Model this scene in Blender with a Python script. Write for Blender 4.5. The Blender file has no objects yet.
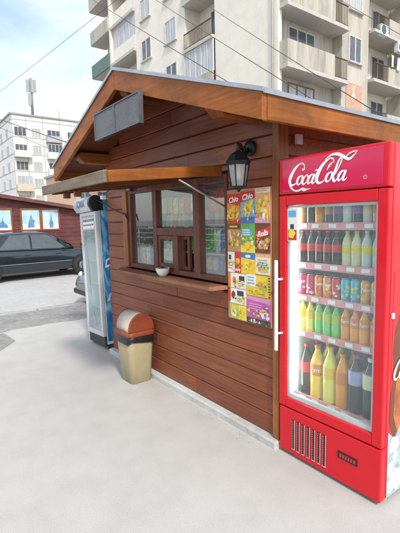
import bpy, math, random
from mathutils import Vector, Matrix
R = math.radians
rng = random.Random(7)
scene = bpy.context.scene
COL = scene.collection
ORG = {}            # object -> world origin of the thing it belongs to

# ------------------------------------------------------------------ mesh collector
class MB:
    def __init__(s):
        s.v = []; s.f = []; s.m = []; s.sm = []; s.mat = 0; s.smooth = False
    def face(s, idx):
        s.f.append(tuple(idx)); s.m.append(s.mat); s.sm.append(s.smooth)
    def add(s, verts, faces):
        b = len(s.v); s.v += [Vector(v) for v in verts]
        for f in faces: s.face([b+i for i in f])
        return s
    def box(s, x0, x1, y0, y1, z0, z1, M=None):
        P = [Vector((x, y, z)) for z in (z0, z1) for y in (y0, y1) for x in (x0, x1)]
        if M is not None: P = [M @ p for p in P]
        return s.add(P, [(0,2,3,1),(4,5,7,6),(0,1,5,4),(2,6,7,3),(0,4,6,2),(1,3,7,5)])
    def prism(s, poly, d, M=None):
        """poly: list of 3-D points (planar, any winding); d: extrusion vector"""
        n = len(poly); P = [Vector(p) for p in poly]; d = Vector(d)
        Q = [p+d for p in P]
        nrm = Vector((0,0,0))
        for i in range(n): nrm += P[i].cross(P[(i+1) % n])
        V = P+Q
        if M is not None: V = [M @ p for p in V]
        fl = nrm.dot(d) > 0
        F = []
        a = list(range(n)); b = list(range(n, 2*n))
        F.append(tuple(reversed(a)) if fl else tuple(a))
        F.append(tuple(b) if fl else tuple(reversed(b)))
        for i in range(n):
            j = (i+1) % n
            F.append((i, j, n+j, n+i) if fl else (i, n+i, n+j, j))
        return s.add(V, F)
    def tube(s, pts, r, seg=8, cap=True):
        pts = [Vector(p) for p in pts]; n = len(pts); b = len(s.v)
        rr = r if isinstance(r, (list, tuple)) else [r]*n
        up = None
        for i, p in enumerate(pts):
            t = (pts[min(i+1, n-1)]-pts[max(i-1, 0)]).normalized()
            if up is None:
                up = Vector((0,0,1)) if abs(t.z) < .9 else Vector((1,0,0))
            a = (up - t*up.dot(t)).normalized(); c = t.cross(a); up = a
            for k in range(seg):
                an = 2*math.pi*k/seg
                s.v.append(p + (a*math.cos(an)+c*math.sin(an))*rr[i])
        sm = s.smooth; s.smooth = True
        for i in range(n-1):
            for k in range(seg):
                k2 = (k+1) % seg
                s.face((b+i*seg+k, b+i*seg+k2, b+(i+1)*seg+k2, b+(i+1)*seg+k))
        s.smooth = sm
        if cap:
            s.face([b+k for k in reversed(range(seg))]); s.face([b+(n-1)*seg+k for k in range(seg)])
        return s
    def lathe(s, prof, c=(0,0,0), seg=20, M=None, cap=True):
        """prof: (radius, z) bottom to top"""
        b = len(s.v); c = Vector(c); n = len(prof)
        for r, z in prof:
            for k in range(seg):
                an = 2*math.pi*k/seg
                p = Vector((r*math.cos(an), r*math.sin(an), z))
                s.v.append((M @ p if M is not None else p)+c)
        sm = s.smooth; s.smooth = True
        for i in range(n-1):
            for k in range(seg):
                k2 = (k+1) % seg
                s.face((b+i*seg+k, b+i*seg+k2, b+(i+1)*seg+k2, b+(i+1)*seg+k))
        s.smooth = sm
        if cap and prof[0][0] > 1e-4: s.face([b+k for k in reversed(range(seg))])
        if cap and prof[-1][0] > 1e-4: s.face([b+(n-1)*seg+k for k in range(seg)])
        return s
    def ribbon(s, pts, widths, o, ux, uy, sc=1.0, lift=0.0, th=.001, sub=8):
        """calligraphic stroke on the plane (o, ux, uy) from 2-D control points"""
        P = [Vector((p[0], p[1], 0)) for p in pts]; n = len(P)
        if isinstance(widths, (int, float)): widths = [widths]*n
        C = []; Wd = []
        for i in range(n-1):
            p0 = P[max(i-1,0)]; p1 = P[i]; p2 = P[i+1]; p3 = P[min(i+2,n-1)]
            for k in range(sub):
                t = k/sub
                C.append(.5*((2*p1)+(p2-p0)*t+(2*p0-5*p1+4*p2-p3)*t*t+(3*p1-p0-3*p2+p3)*t**3))
                Wd.append(widths[i]*(1-t)+widths[i+1]*t)
        C.append(P[-1]); Wd.append(widths[-1])
        o = Vector(o); ux = Vector(ux); uy = Vector(uy); nn = ux.cross(uy)
        b = len(s.v)
        for i, c in enumerate(C):
            t = (C[min(i+1,len(C)-1)]-C[max(i-1,0)]).normalized(); q = Vector((-t.y, t.x, 0))
            for sg in (1, -1):
                w = c+q*sg*Wd[i]/2
                s.v.append(o+ux*w.x*sc+uy*w.y*sc+nn*(lift+th))
        for i in range(len(C)-1):
            s.face((b+2*i, b+2*i+1, b+2*i+3, b+2*i+2))
        return s
    def build(s, name, mats, parent=None, bevel=0.0, segs=2, local=False):
        me = bpy.data.meshes.new(name)
        off = ORG.get(parent, Vector((0,0,0))) if parent is not None and not local else Vector((0,0,0))
        me.from_pydata([tuple(v-off) for v in s.v], [], s.f)
        if not isinstance(mats, (list, tuple)): mats = [mats]
        for m in mats: me.materials.append(m)
        me.polygons.foreach_set('material_index', s.m)
        me.polygons.foreach_set('use_smooth', s.sm)
        me.update()
        o = bpy.data.objects.new(name, me); COL.objects.link(o)
        if parent is not None:
            o.parent = parent; ORG[o] = ORG.get(parent, Vector((0,0,0)))
        if bevel > 0:
            bv = o.modifiers.new('edge', 'BEVEL'); bv.width = bevel; bv.segments = segs
            bv.limit_method = 'ANGLE'; bv.angle_limit = R(40)
        return o

def tag(o, label=None, cat=None, group=None, kind=None):
    if label: o['label'] = label
    if cat: o['category'] = cat
    if group: o['group'] = group
    if kind: o['kind'] = kind
    return o
def thing(name, label, cat, loc=(0,0,0), rz=0, group=None):
    o = bpy.data.objects.new(name, None); COL.objects.link(o)
    o.location = loc; o.rotation_euler = (0,0,rz); o.empty_display_size = .1
    ORG[o] = Vector(loc)
    return tag(o, label, cat, group)
def copy_tree(o, parent=None):
    c = o.copy(); COL.objects.link(c)
    if parent is not None: c.parent = parent
    for ch in list(o.children): copy_tree(ch, c)
    return c

_tc = {}
def text_geo(body, size=1.0, shear=0.0, bold=0.0):
    key = (body, size, shear, bold)
    if key in _tc: return _tc[key]
    cu = bpy.data.curves.new('lettering', 'FONT'); cu.body = body; cu.size = size; cu.shear = shear; cu.offset = bold
    cu.align_x = 'CENTER'; cu.align_y = 'CENTER'; cu.resolution_u = 3
    ob = bpy.data.objects.new('lettering', cu); COL.objects.link(ob)
    dg = bpy.context.evaluated_depsgraph_get()
    me = bpy.data.meshes.new_from_object(ob.evaluated_get(dg))
    r = ([v.co.copy() for v in me.vertices], [tuple(p.vertices) for p in me.polygons])
    bpy.data.objects.remove(ob); bpy.data.meshes.remove(me); bpy.data.curves.remove(cu)
    _tc[key] = r
    return r
def put_text(mb, body, size, o, ux, uy, lift=.001, shear=0, bold=0, bend=None):
    V, F = text_geo(body, size, shear, bold)
    o = Vector(o); ux = Vector(ux); uy = Vector(uy); nn = ux.cross(uy)
    mb.add([o+ux*v.x+uy*v.y+nn*lift for v in V], F)

# ------------------------------------------------------------------ materials
MATS = {}
def nodes_of(name):
    m = bpy.data.materials.new(name); m.use_nodes = True
    nt = m.node_tree; b = nt.nodes['Principled BSDF']
    return m, nt, b
def N(nt, t, **kw):
    n = nt.nodes.new(t)
    for k, v in kw.items(): setattr(n, k, v)
    return n
def mat(name, col, rough=.5, metal=0.0, var=.12, scale=6.0, bump=0.0, bscale=60.0, coat=0.0, stretch=(1,1,1), col2=None, spec=None, emit=0.0, grime=0.0):
    """plain surface with noise-driven tone variation, roughness variation and optional bump / second colour"""
    if name in MATS: return MATS[name]
    m, nt, b = nodes_of(name); L = nt.links.new
    tc = N(nt, 'ShaderNodeTexCoord'); mp = N(nt, 'ShaderNodeMapping'); mp.inputs['Scale'].default_value = stretch
    L(tc.outputs['Object'], mp.inputs['Vector'])
    nz = N(nt, 'ShaderNodeTexNoise'); nz.inputs['Scale'].default_value = scale; nz.inputs['Detail'].default_value = 6; nz.inputs['Roughness'].default_value = .6
    L(mp.outputs['Vector'], nz.inputs['Vector'])
    cr = N(nt, 'ShaderNodeValToRGB'); cr.color_ramp.elements[0].position = .3; cr.color_ramp.elements[1].position = .7
    c2 = col2 if col2 else tuple(min(1, c*(1+var)) for c in col)
    c1 = tuple(c*(1-var) for c in col) if not col2 else col
    cr.color_ramp.elements[0].color = (*c1, 1); cr.color_ramp.elements[1].color = (*c2, 1)
    L(nz.outputs['Fac'], cr.inputs['Fac'])
    out = cr.outputs['Color']
    if grime > 0:
        g = N(nt, 'ShaderNodeTexNoise'); g.inputs['Scale'].default_value = 1.3; g.inputs['Detail'].default_value = 10; g.inputs['Roughness'].default_value = .75
        L(mp.outputs['Vector'] if stretch != (1,1,1) else tc.outputs['Object'], g.inputs['Vector'])
        gr = N(nt, 'ShaderNodeValToRGB'); gr.color_ramp.elements[0].position = .45; gr.color_ramp.elements[1].position = .7
        gr.color_ramp.elements[0].color = (1,1,1,1); gr.color_ramp.elements[1].color = (1-grime, 1-grime*1.05, 1-grime*1.15, 1)
        L(g.outputs['Fac'], gr.inputs['Fac'])
        mx = N(nt, 'ShaderNodeMix', data_type='RGBA', blend_type='MULTIPLY'); mx.inputs[0].default_value = 1
        L(out, mx.inputs[6]); L(gr.outputs['Color'], mx.inputs[7]); out = mx.outputs[2]
    L(out, b.inputs['Base Color'])
    b.inputs['Roughness'].default_value = rough; b.inputs['Metallic'].default_value = metal
    rn = N(nt, 'ShaderNodeTexNoise'); rn.inputs['Scale'].default_value = 7.0; rn.inputs['Detail'].default_value = 8; rn.inputs['Roughness'].default_value = .7
    L(tc.outputs['Object'], rn.inputs['Vector'])
    rm = N(nt, 'ShaderNodeMapRange'); rm.inputs['From Min'].default_value = .3; rm.inputs['From Max'].default_value = .7; rm.inputs['To Min'].default_value = rough*.7; rm.inputs['To Max'].default_value = min(1, rough*1.4)
    L(rn.outputs['Fac'], rm.inputs['Value']); L(rm.outputs['Result'], b.inputs['Roughness'])
    if spec is not None: b.inputs['Specular IOR Level'].default_value = spec
    if coat: b.inputs['Coat Weight'].default_value = coat; b.inputs['Coat Roughness'].default_value = .08
    if bump:
        n2 = N(nt, 'ShaderNodeTexNoise'); n2.inputs['Scale'].default_value = bscale; n2.inputs['Detail'].default_value = 5
        L(mp.outputs['Vector'], n2.inputs['Vector'])
        bp = N(nt, 'ShaderNodeBump'); bp.inputs['Strength'].default_value = bump; bp.inputs['Distance'].default_value = .01
        L(n2.outputs['Fac'], bp.inputs['Height']); L(bp.outputs['Normal'], b.inputs['Normal'])
    if emit:
        b.inputs['Emission Color'].default_value = (*col, 1); b.inputs['Emission Strength'].default_value = emit
    MATS[name] = m
    return m
def wood(name, col, col2, rough=.45, axis='x', knots=True, coat=.0, grime=.35):
    """stained timber: long stretched grain, a few knots, water streak wear"""
    if name in MATS: return MATS[name]
    m, nt, b = nodes_of(name); L = nt.links.new
    tc = N(nt, 'ShaderNodeTexCoord'); mp = N(nt, 'ShaderNodeMapping')
    st = {'x': (1.2, 26, 26), 'y': (26, 1.2, 26), 'z': (26, 26, 1.2)}[axis]
    mp.inputs['Scale'].default_value = st; L(tc.outputs['Object'], mp.inputs['Vector'])
    n1 = N(nt, 'ShaderNodeTexNoise'); n1.inputs['Scale'].default_value = 1.6; n1.inputs['Detail'].default_value = 8; n1.inputs['Roughness'].default_value = .65; n1.inputs['Distortion'].default_value = .18
    L(mp.outputs['Vector'], n1.inputs['Vector'])
    cr = N(nt, 'ShaderNodeValToRGB'); cr.color_ramp.elements[0].position = .3; cr.color_ramp.elements[1].position = .72
    cr.color_ramp.elements[0].color = (*col, 1); cr.color_ramp.elements[1].color = (*col2, 1)
    L(n1.outputs['Fac'], cr.inputs['Fac'])
    n2 = N(nt, 'ShaderNodeTexNoise'); n2.inputs['Scale'].default_value = 2.3; n2.inputs['Detail'].default_value = 7; n2.inputs['Roughness'].default_value = .7
    L(tc.outputs['Object'], n2.inputs['Vector'])
    gr = N(nt, 'ShaderNodeValToRGB'); gr.color_ramp.elements[0].position = .38; gr.color_ramp.elements[1].position = .68
    gr.color_ramp.elements[0].color = (1-grime, 1-grime, 1-grime, 1); gr.color_ramp.elements[1].color = (1.0,1,1,1)
    L(n2.outputs['Fac'], gr.inputs['Fac'])
    mx = N(nt, 'ShaderNodeMix', data_type='RGBA', blend_type='MULTIPLY'); mx.inputs[0].default_value = 1
    L(cr.outputs['Color'], mx.inputs[6]); L(gr.outputs['Color'], mx.inputs[7])
    out = mx.outputs[2]
    if knots:
        vo = N(nt, 'ShaderNodeTexVoronoi'); vo.inputs['Scale'].default_value = 2.1
        mk = N(nt, 'ShaderNodeMapping'); mk.inputs['Scale'].default_value = {'x': (1,2.2,2.2), 'y': (2.2,1,2.2), 'z': (2.2,2.2,1)}[axis]
        L(tc.outputs['Object'], mk.inputs['Vector']); L(mk.outputs['Vector'], vo.inputs['Vector'])
        kr = N(nt, 'ShaderNodeValToRGB'); kr.color_ramp.elements[0].position = .035; kr.color_ramp.elements[1].position = .085
        kr.color_ramp.elements[0].color = (.4,.33,.3,1); kr.color_ramp.elements[1].color = (1,1,1,1)
        L(vo.outputs['Distance'], kr.inputs['Fac'])
        m2 = N(nt, 'ShaderNodeMix', data_type='RGBA', blend_type='MULTIPLY'); m2.inputs[0].default_value = .8
        L(out, m2.inputs[6]); L(kr.outputs['Color'], m2.inputs[7]); out = m2.outputs[2]
    L(out, b.inputs['Base Color'])
    b.inputs['Roughness'].default_value = rough; b.inputs['Specular IOR Level'].default_value = .25
    if coat: b.inputs['Coat Weight'].default_value = coat*.7; b.inputs['Coat Roughness'].default_value = .25
    bp = N(nt, 'ShaderNodeBump'); bp.inputs['Strength'].default_value = .25; bp.inputs['Distance'].default_value = .004
    L(n1.outputs['Fac'], bp.inputs['Height']); L(bp.outputs['Normal'], b.inputs['Normal'])
    MATS[name] = m
    return m
def glass(name, tint=(.92,.96,.95), ior=1.6, rough=0.0, haze=0.0, hazecol=(.8,.85,.88)):
    """thin pane: clear transmission with a Fresnel mirror coat, optionally a pale haze film for condensation, dust and painted-in brightness"""
    if name in MATS: return MATS[name]
    m, nt, b = nodes_of(name); L = nt.links.new
    nt.nodes.remove(b); out = nt.nodes['Material Output']
    tr = N(nt, 'ShaderNodeBsdfTransparent'); tr.inputs['Color'].default_value = (*tint, 1)
    gl = N(nt, 'ShaderNodeBsdfGlossy'); gl.inputs['Roughness'].default_value = rough
    fr = N(nt, 'ShaderNodeFresnel'); fr.inputs['IOR'].default_value = ior
    ge = N(nt, 'ShaderNodeNewGeometry'); iv = N(nt, 'ShaderNodeMath', operation='SUBTRACT'); iv.inputs[0].default_value = 1; L(ge.outputs['Backfacing'], iv.inputs[1])
    mu = N(nt, 'ShaderNodeMath', operation='MULTIPLY'); L(fr.outputs['Fac'], mu.inputs[0]); L(iv.outputs[0], mu.inputs[1])
    mx = N(nt, 'ShaderNodeMixShader'); L(mu.outputs[0], mx.inputs['Fac'])
    first = tr.outputs['BSDF']
    if haze:
        df = N(nt, 'ShaderNodeBsdfDiffuse'); df.inputs['Color'].default_value = (*hazecol, 1)
        mh = N(nt, 'ShaderNodeMixShader')
        tc = N(nt, 'ShaderNodeTexCoord'); nz = N(nt, 'ShaderNodeTexNoise'); nz.inputs['Scale'].default_value = 3.0; nz.inputs['Detail'].default_value = 6
        L(tc.outputs['Object'], nz.inputs['Vector'])
        ma = N(nt, 'ShaderNodeMath', operation='MULTIPLY'); ma.inputs[1].default_value = haze*2
        L(nz.outputs['Fac'], ma.inputs[0]); L(ma.outputs[0], mh.inputs['Fac'])
        L(first, mh.inputs[1]); L(df.outputs['BSDF'], mh.inputs[2]); first = mh.outputs['Shader']
    L(first, mx.inputs[1]); L(gl.outputs['BSDF'], mx.inputs[2]); L(mx.outputs['Shader'], out.inputs['Surface'])
    MATS[name] = m
    return m

SIDING = wood('stained_siding', (.188,.052,.024), (.34,.110,.053), rough=.38, coat=.12, grime=.18)
SIDING_B = wood('stained_siding_faded', (.215,.064,.031), (.372,.127,.064), rough=.42, coat=.08, grime=.22)
SIDING_C = wood('stained_siding_dark', (.15,.040,.020), (.292,.089,.044), rough=.36, coat=.14, grime=.18)
DARKWOOD = wood('stained_frame', (.12,.043,.03), (.24,.095,.068), rough=.45, axis='z', knots=False)
ORANGE = wood('orange_timber', (.28,.078,.012), (.46,.150,.026), rough=.5, coat=.0, grime=.45)
ORANGE_Y = wood('orange_timber_side', (.25,.076,.011), (.41,.146,.025), rough=.5, axis='y', coat=.0, grime=.45)
ORANGE_Z = wood('orange_timber_post', (.24,.075,.02), (.42,.15,.042), rough=.42, axis='z', coat=.15, grime=.4)
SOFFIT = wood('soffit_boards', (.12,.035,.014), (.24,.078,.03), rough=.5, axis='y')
GREYWOOD = wood('weathered_timber', (.30,.26,.21), (.50,.45,.38), rough=.75, knots=False)
REDWOODFAR = wood('plum_siding', (.12,.04,.038), (.19,.07,.062), rough=.6, axis='y', knots=False)
FLASH = mat('zinc_flashing', (.42,.44,.46), .38, .9, bump=.05)
CONC = mat('old_concrete', (.36,.355,.34), .88, var=.15, scale=3, bump=.35, bscale=90, grime=.35)
CURB = mat('painted_plinth', (.52,.52,.50), .85, var=.15, scale=5, bump=.4, bscale=70, grime=.3)
RED = mat('red_enamel', (.62,.006,.016), .3, var=.05, scale=2, coat=.25, spec=.3, grime=.1)
REDSIDE = mat('red_side_film', (.60,.01,.018), .3, var=.06, scale=3, coat=.3)
MAGENTA = mat('magenta_header_film', (.58,.004,.062), .16, var=.06, scale=2, coat=.7, spec=.3)
WHITEP = mat('white_plastic', (.74,.75,.75), .35, var=.04)
WHITEPAINT = mat('white_print', (.8,.8,.79), .4, var=.03)
OFFWHITE = mat('white_enamel', (.70,.72,.73), .3, var=.05, grime=.12)
LINER = mat('fridge_liner', (.72,.76,.76), .4, var=.04)
BLACK = mat('black_plastic', (.015,.015,.016), .4, var=.3)
DARKSLOT = mat('dark_slot', (.02,.008,.008), .7)
IRON = mat('black_cast_iron', (.018,.02,.021), .42, .4, bump=.2)
RUBBER = mat('tyre_rubber', (.02,.02,.02), .85)
STEEL = mat('brushed_steel', (.5,.5,.5), .35, .9)
GLASS = glass('window_glass', ior=2.7, haze=.04, hazecol=(.85,.87,.85))  # pale dust haze, also painted in to brighten the goods behind the panes
FGLASS = glass('cooler_glass', ior=1.5, haze=.06)  # haze stands for condensation and for whitish reflections painted into the pane
CGLASS = glass('cold_cooler_glass', tint=(.85,.92,.92), ior=1.6, haze=.22)
LGLASS = glass('lantern_glass', tint=(.85,.86,.84), ior=1.5, haze=.35, hazecol=(.75,.75,.72))
CARGLASS = mat('car_glass', (.06,.075,.08), .05, var=.2, coat=.8)
BLIND = mat('building_glass', (.10,.115,.125), .08, var=.3, scale=1.5)
CURTAIN = mat('curtained_glass', (.42,.43,.43), .15, var=.25, scale=2.5, stretch=(3,3,.3))

# ------------------------------------------------------------------ camera
cam_d = bpy.data.cameras.new('camera'); cam = bpy.data.objects.new('camera', cam_d); COL.objects.link(cam)
yaw, pit, rol, fpx = R(36.7), R(6.65), R(-1.28), 406.63
fw = Vector((-math.cos(yaw)*math.cos(pit), math.sin(yaw)*math.cos(pit), -math.sin(pit)))
rt = Vector((math.sin(yaw), math.cos(yaw), 0)); up = rt.cross(fw)
rt2 = rt*math.cos(rol)+up*math.sin(rol); up2 = up*math.cos(rol)-rt*math.sin(rol)
Mx = Matrix((rt2, up2, -fw)).transposed().to_4x4(); Mx.translation = (0,0,1.6)
cam.matrix_world = Mx
cam_d.sensor_fit = 'VERTICAL'; cam_d.sensor_height = 24; cam_d.lens = fpx/533*24
cam_d.clip_start = .05; cam_d.clip_end = 4000
scene.camera = cam

# ------------------------------------------------------------------ light
SUN_EL, SUN_AZ = 46.0, -18.0         # azimuth measured from +X towards +Y
sd = Vector((math.cos(R(SUN_EL))*math.cos(R(SUN_AZ)), math.cos(R(SUN_EL))*math.sin(R(SUN_AZ)), math.sin(R(SUN_EL))))
sl = bpy.data.lights.new('sun', 'SUN'); sl.energy = 1.7; sl.angle = R(7); sl.color = (1, .95, .87)
so = bpy.data.objects.new('sun', sl); COL.objects.link(so)
so.rotation_euler = sd.to_track_quat('Z', 'Y').to_euler(); so.location = sd*50
world = bpy.data.worlds.new('World'); scene.world = world; world.use_nodes = True
wn = world.node_tree; WL = wn.links.new
bg = wn.nodes['Background']; bg.inputs['Strength'].default_value = .15
sky = N(wn, 'ShaderNodeTexSky', sky_type='NISHITA'); sky.sun_disc = False
sky.sun_elevation = R(SUN_EL); sky.sun_rotation = R(90-SUN_AZ); sky.air_density = 1.0; sky.dust_density = 1.6; sky.ozone_density = 1.2
wtc = N(wn, 'ShaderNodeTexCoord'); wmp = N(wn, 'ShaderNodeMapping'); wmp.inputs['Scale'].default_value = (1.3, 1.3, 3.2)
WL(wtc.outputs['Generated'], wmp.inputs['Vector'])
wnz = N(wn, 'ShaderNodeTexNoise'); wnz.inputs['Scale'].default_value = 2.2; wnz.inputs['Detail'].default_value = 9; wnz.inputs['Roughness'].default_value = .55; wnz.inputs['Distortion'].default_value = .4
WL(wmp.outputs['Vector'], wnz.inputs['Vector'])
wcr = N(wn, 'ShaderNodeValToRGB'); wcr.color_ramp.elements[0].position = .30; wcr.color_ramp.elements[1].position = .68
wcr.color_ramp.elements[0].color = (.16,.16,.16,1); wcr.color_ramp.elements[1].color = (.85,.85,.85,1)
WL(wnz.outputs['Fac'], wcr.inputs['Fac'])
wmx = N(wn, 'ShaderNodeMix', data_type='RGBA')
WL(wcr.outputs['Color'], wmx.inputs[0]); WL(sky.outputs['Color'], wmx.inputs[6]); wmx.inputs[7].default_value = (4.7, 4.85, 4.9, 1)
WL(wmx.outputs[2], bg.inputs['Color'])
scene.view_settings.view_transform = 'Standard'; scene.view_settings.look = 'None'
scene.view_settings.exposure = 1.0; scene.view_settings.gamma = 1.0
scene.view_settings.use_curve_mapping = False

# ------------------------------------------------------------------ ground
def ground_mat(name, c1, c2, rough, big, fine, stain=.25, bump=.3, cracks=False, grit=220):
    m, nt, b = nodes_of(name); L = nt.links.new
    tc = N(nt, 'ShaderNodeTexCoord')
    a = N(nt, 'ShaderNodeTexNoise'); a.inputs['Scale'].default_value = big; a.inputs['Detail'].default_value = 9; a.inputs['Roughness'].default_value = .68; a.inputs['Distortion'].default_value = .5
    L(tc.outputs['Object'], a.inputs['Vector'])
    cr = N(nt, 'ShaderNodeValToRGB'); cr.color_ramp.elements[0].position = .32; cr.color_ramp.elements[1].position = .68
    cr.color_ramp.elements[0].color = (*c1,1); cr.color_ramp.elements[1].color = (*c2,1); L(a.outputs['Fac'], cr.inputs['Fac'])
    g = N(nt, 'ShaderNodeTexNoise'); g.inputs['Scale'].default_value = fine; g.inputs['Detail'].default_value = 4; L(tc.outputs['Object'], g.inputs['Vector'])
    gr = N(nt, 'ShaderNodeValToRGB'); gr.color_ramp.elements[0].position = .30; gr.color_ramp.elements[1].position = .60
    gr.color_ramp.elements[0].color = (1-stain,1-stain,1-stain,1); gr.color_ramp.elements[1].color = (1,1,1,1); L(g.outputs['Fac'], gr.inputs['Fac'])
    mx = N(nt, 'ShaderNodeMix', data_type='RGBA', blend_type='MULTIPLY'); mx.inputs[0].default_value = 1
    L(cr.outputs['Color'], mx.inputs[6]); L(gr.outputs['Color'], mx.inputs[7]); out = mx.outputs[2]
    sp = N(nt, 'ShaderNodeTexNoise'); sp.inputs['Scale'].default_value = grit; sp.inputs['Detail'].default_value = 2; L(tc.outputs['Object'], sp.inputs['Vector'])
    sr = N(nt, 'ShaderNodeValToRGB'); sr.color_ramp.elements[0].position = .34; sr.color_ramp.elements[1].position = .5
    sr.color_ramp.elements[0].color = (.72,.72,.71,1); sr.color_ramp.elements[1].color = (1,1,1,1); L(sp.outputs['Fac'], sr.inputs['Fac'])
    m3 = N(nt, 'ShaderNodeMix', data_type='RGBA', blend_type='MULTIPLY'); m3.inputs[0].default_value = .7
    L(out, m3.inputs[6]); L(sr.outputs['Color'], m3.inputs[7]); out = m3.outputs[2]
    if cracks:
        vo = N(nt, 'ShaderNodeTexVoronoi', feature='DISTANCE_TO_EDGE'); vo.inputs['Scale'].default_value = .38
        wv = N(nt, 'ShaderNodeVectorMath', operation='ADD'); nz = N(nt, 'ShaderNodeTexNoise'); nz.inputs['Scale'].default_value = 2.5; nz.inputs['Detail'].default_value = 6
        L(tc.outputs['Object'], nz.inputs['Vector']); L(tc.outputs['Object'], wv.inputs[0]); L(nz.outputs['Color'], wv.inputs[1]); L(wv.outputs[0], vo.inputs['Vector'])
        vr = N(nt, 'ShaderNodeValToRGB'); vr.color_ramp.elements[0].position = .0; vr.color_ramp.elements[1].position = .006
        vr.color_ramp.elements[0].color = (.6,.59,.57,1); vr.color_ramp.elements[1].color = (1,1,1,1); L(vo.outputs['Distance'], vr.inputs['Fac'])
        m2 = N(nt, 'ShaderNodeMix', data_type='RGBA', blend_type='MULTIPLY'); m2.inputs[0].default_value = .55
        L(out, m2.inputs[6]); L(vr.outputs['Color'], m2.inputs[7]); out = m2.outputs[2]
    L(out, b.inputs['Base Color']); b.inputs['Roughness'].default_value = rough
    bp = N(nt, 'ShaderNodeBump'); bp.inputs['Strength'].default_value = bump; bp.inputs['Distance'].default_value = .006
    L(sp.outputs['Fac'], bp.inputs['Height']); L(bp.outputs['Normal'], b.inputs['Normal'])
    MATS[name] = m
    return m
PAVE = ground_mat('pale_concrete_paving', (.43,.423,.398), (.482,.475,.45), .85, .7, 5, .08, .4)
STRIP = ground_mat('worn_asphalt_strip', (.24,.235,.225), (.36,.35,.335), .92, 2.5, 14, .3, .6, grit=120)
LOT = ground_mat('dusty_asphalt_lot', (.40,.395,.38), (.48,.475,.46), .9, .7, 10, .12, .4, grit=150)
EARTH = ground_mat('grey_ground', (.26,.255,.24), (.36,.35,.33), .95, .2, 6, .2, .3)
g = MB(); g.add([(-900,-900,-.14),(900,-900,-.14),(900,900,-.14),(-900,900,-.14)], [(0,1,2,3)])
tag(g.build('ground', EARTH), kind='structure')
g = MB(); g.add([(-60,-40,-.09),(-7.74,-40,-.09),(-7.74,60,-.09),(-60,60,-.09)], [(0,1,2,3)])
tag(g.build('car_park', LOT), kind='structure')
# kerb between strip and car park
g = MB()
y = -20.0
while y < 20:
    L_ = .98; dz = rng.uniform(-.006,.006); dx = rng.uniform(-.008,.008)
    g.box(-7.86+dx, -7.70+dx, y, y+L_, -.14, .012+dz); y += 1.0
tag(g.build('kerb', CONC, bevel=.012), kind='structure')
# worn strip with ragged edges
def rag(n, a, b, amp): return [(a[0]+(b[0]-a[0])*i/n+rng.uniform(-amp,amp), a[1]+(b[1]-a[1])*i/n) for i in range(n+1)]
g = MB(); e1 = rag(60, (-7.7,-20), (-7.7,20), .0); e2 = rag(90, (-6.40,-20), (-6.34,20), .0)
pl = [(x,yy,-.004) for x,yy in e1]+[(x,yy,-.004) for x,yy in reversed(e2)]
g.prism(pl, (0,0,-.12)); tag(g.build('path', STRIP), kind='structure')
g = MB(); e2 = rag(330, (-6.5,-20), (-6.47,20), .05)
g.prism([(x,yy,0) for x,yy in e2]+[(30,20,0),(30,-20,0)], (0,0,-.139)); tag(g.build('pavement', PAVE), kind='structure')
# darker old patch in the slab, far left
g = MB(); g.prism([(-6.42,.62,.004),(-6.38,1.16,.004),(-5.86,1.19,.004),(-5.5,.93,.004),(-5.75,.55,.004)], (0,0,-.003)); tag(g.build('paving_patch', STRIP), kind='structure')

gt = MB()
def stone(x, y, z0, r_):
    b = len(gt.v); n = 5; ph = rng.uniform(0,6)
    for k_ in range(n): a = ph+2*math.pi*k_/n; rr = r_*rng.uniform(.7,1.2); gt.v.append(Vector((x+rr*math.cos(a), y+rr*math.sin(a), z0-.001)))
    gt.v.append(Vector((x+r_*rng.uniform(-.3,.3), y+r_*rng.uniform(-.3,.3), z0+r_*rng.uniform(.5,.9))))
    for k_ in range(n): gt.face((b+k_, b+(k_+1) % n, b+n))
for i in range(260): stone(rng.uniform(-4.5,-1.85), 1.968-abs(rng.gauss(0,.05)), 0, rng.uniform(.002,.006))
for i in range(420): stone(-6.48-abs(rng.gauss(0,.3)), rng.uniform(-3,6), -.004, rng.uniform(.004,.014))
for i in range(300): stone(rng.uniform(-6.4,-.3), rng.uniform(.3,2.0), 0, rng.uniform(.0015,.004))
for i in range(160): stone(-6.45+abs(rng.gauss(0,.15)), rng.uniform(-2,5), 0, rng.uniform(.003,.009))
tag(gt.build('grit', STRIP), 'loose grit along the kiosk plinth and the paving edge', 'grit', kind='stuff')

# ------------------------------------------------------------------ kiosk
KX0, KX1, KY0, KY1 = -4.535, -1.86, 2.035, 5.2
RX, RZ = -3.27, 2.86                      # ridge
EX0, EX1, EZ = -4.99, -1.55, 2.255        # eaves (top edge)
RY0, RY1 = 1.58, 5.55
SL = (RZ-EZ)/(RX-EX0)
def roofz(x): return RZ-abs(x-RX)*SL
WX0, WX1, WZ0, WZ1 = -4.03, -2.36, 1.10, 1.935
kiosk = thing('kiosk', 'reddish brown log-board kiosk with gabled orange-trimmed roof and serving window', 'kiosk', (-3.3, 2.035, 0))
PITCH = .139
def board(mb, a, b, z0, z1, axis, face, depth=.013, sign=-1):
    """one round-shouldered siding board from a to b along axis; its outer face bulges by depth"""
    prof = [(0,z0),(.62,z0+.001),(1,z0+.006),(1,z1-.012),(.5,z1-.003),(0,z1)]
    P = []
    for t in (a, b):
        for d, z in prof:
            off = face+sign*(d-1)*depth if True else 0
            P.append((t, off, z) if axis == 'x' else (off, t, z))
    n = len(prof); F = []
    flip = (axis == 'x') == (sign < 0)
    for i in range(n-1):
        q = (i, n+i, n+i+1, i+1)
        F.append(q if flip else tuple(reversed(q)))
    F.append(tuple(range(n)) if flip else tuple(reversed(range(n)))); F.append(tuple(reversed(range(n, 2*n))) if flip else tuple(range(n, 2*n)))
    mb.add(P, F)
w = MB()
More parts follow.
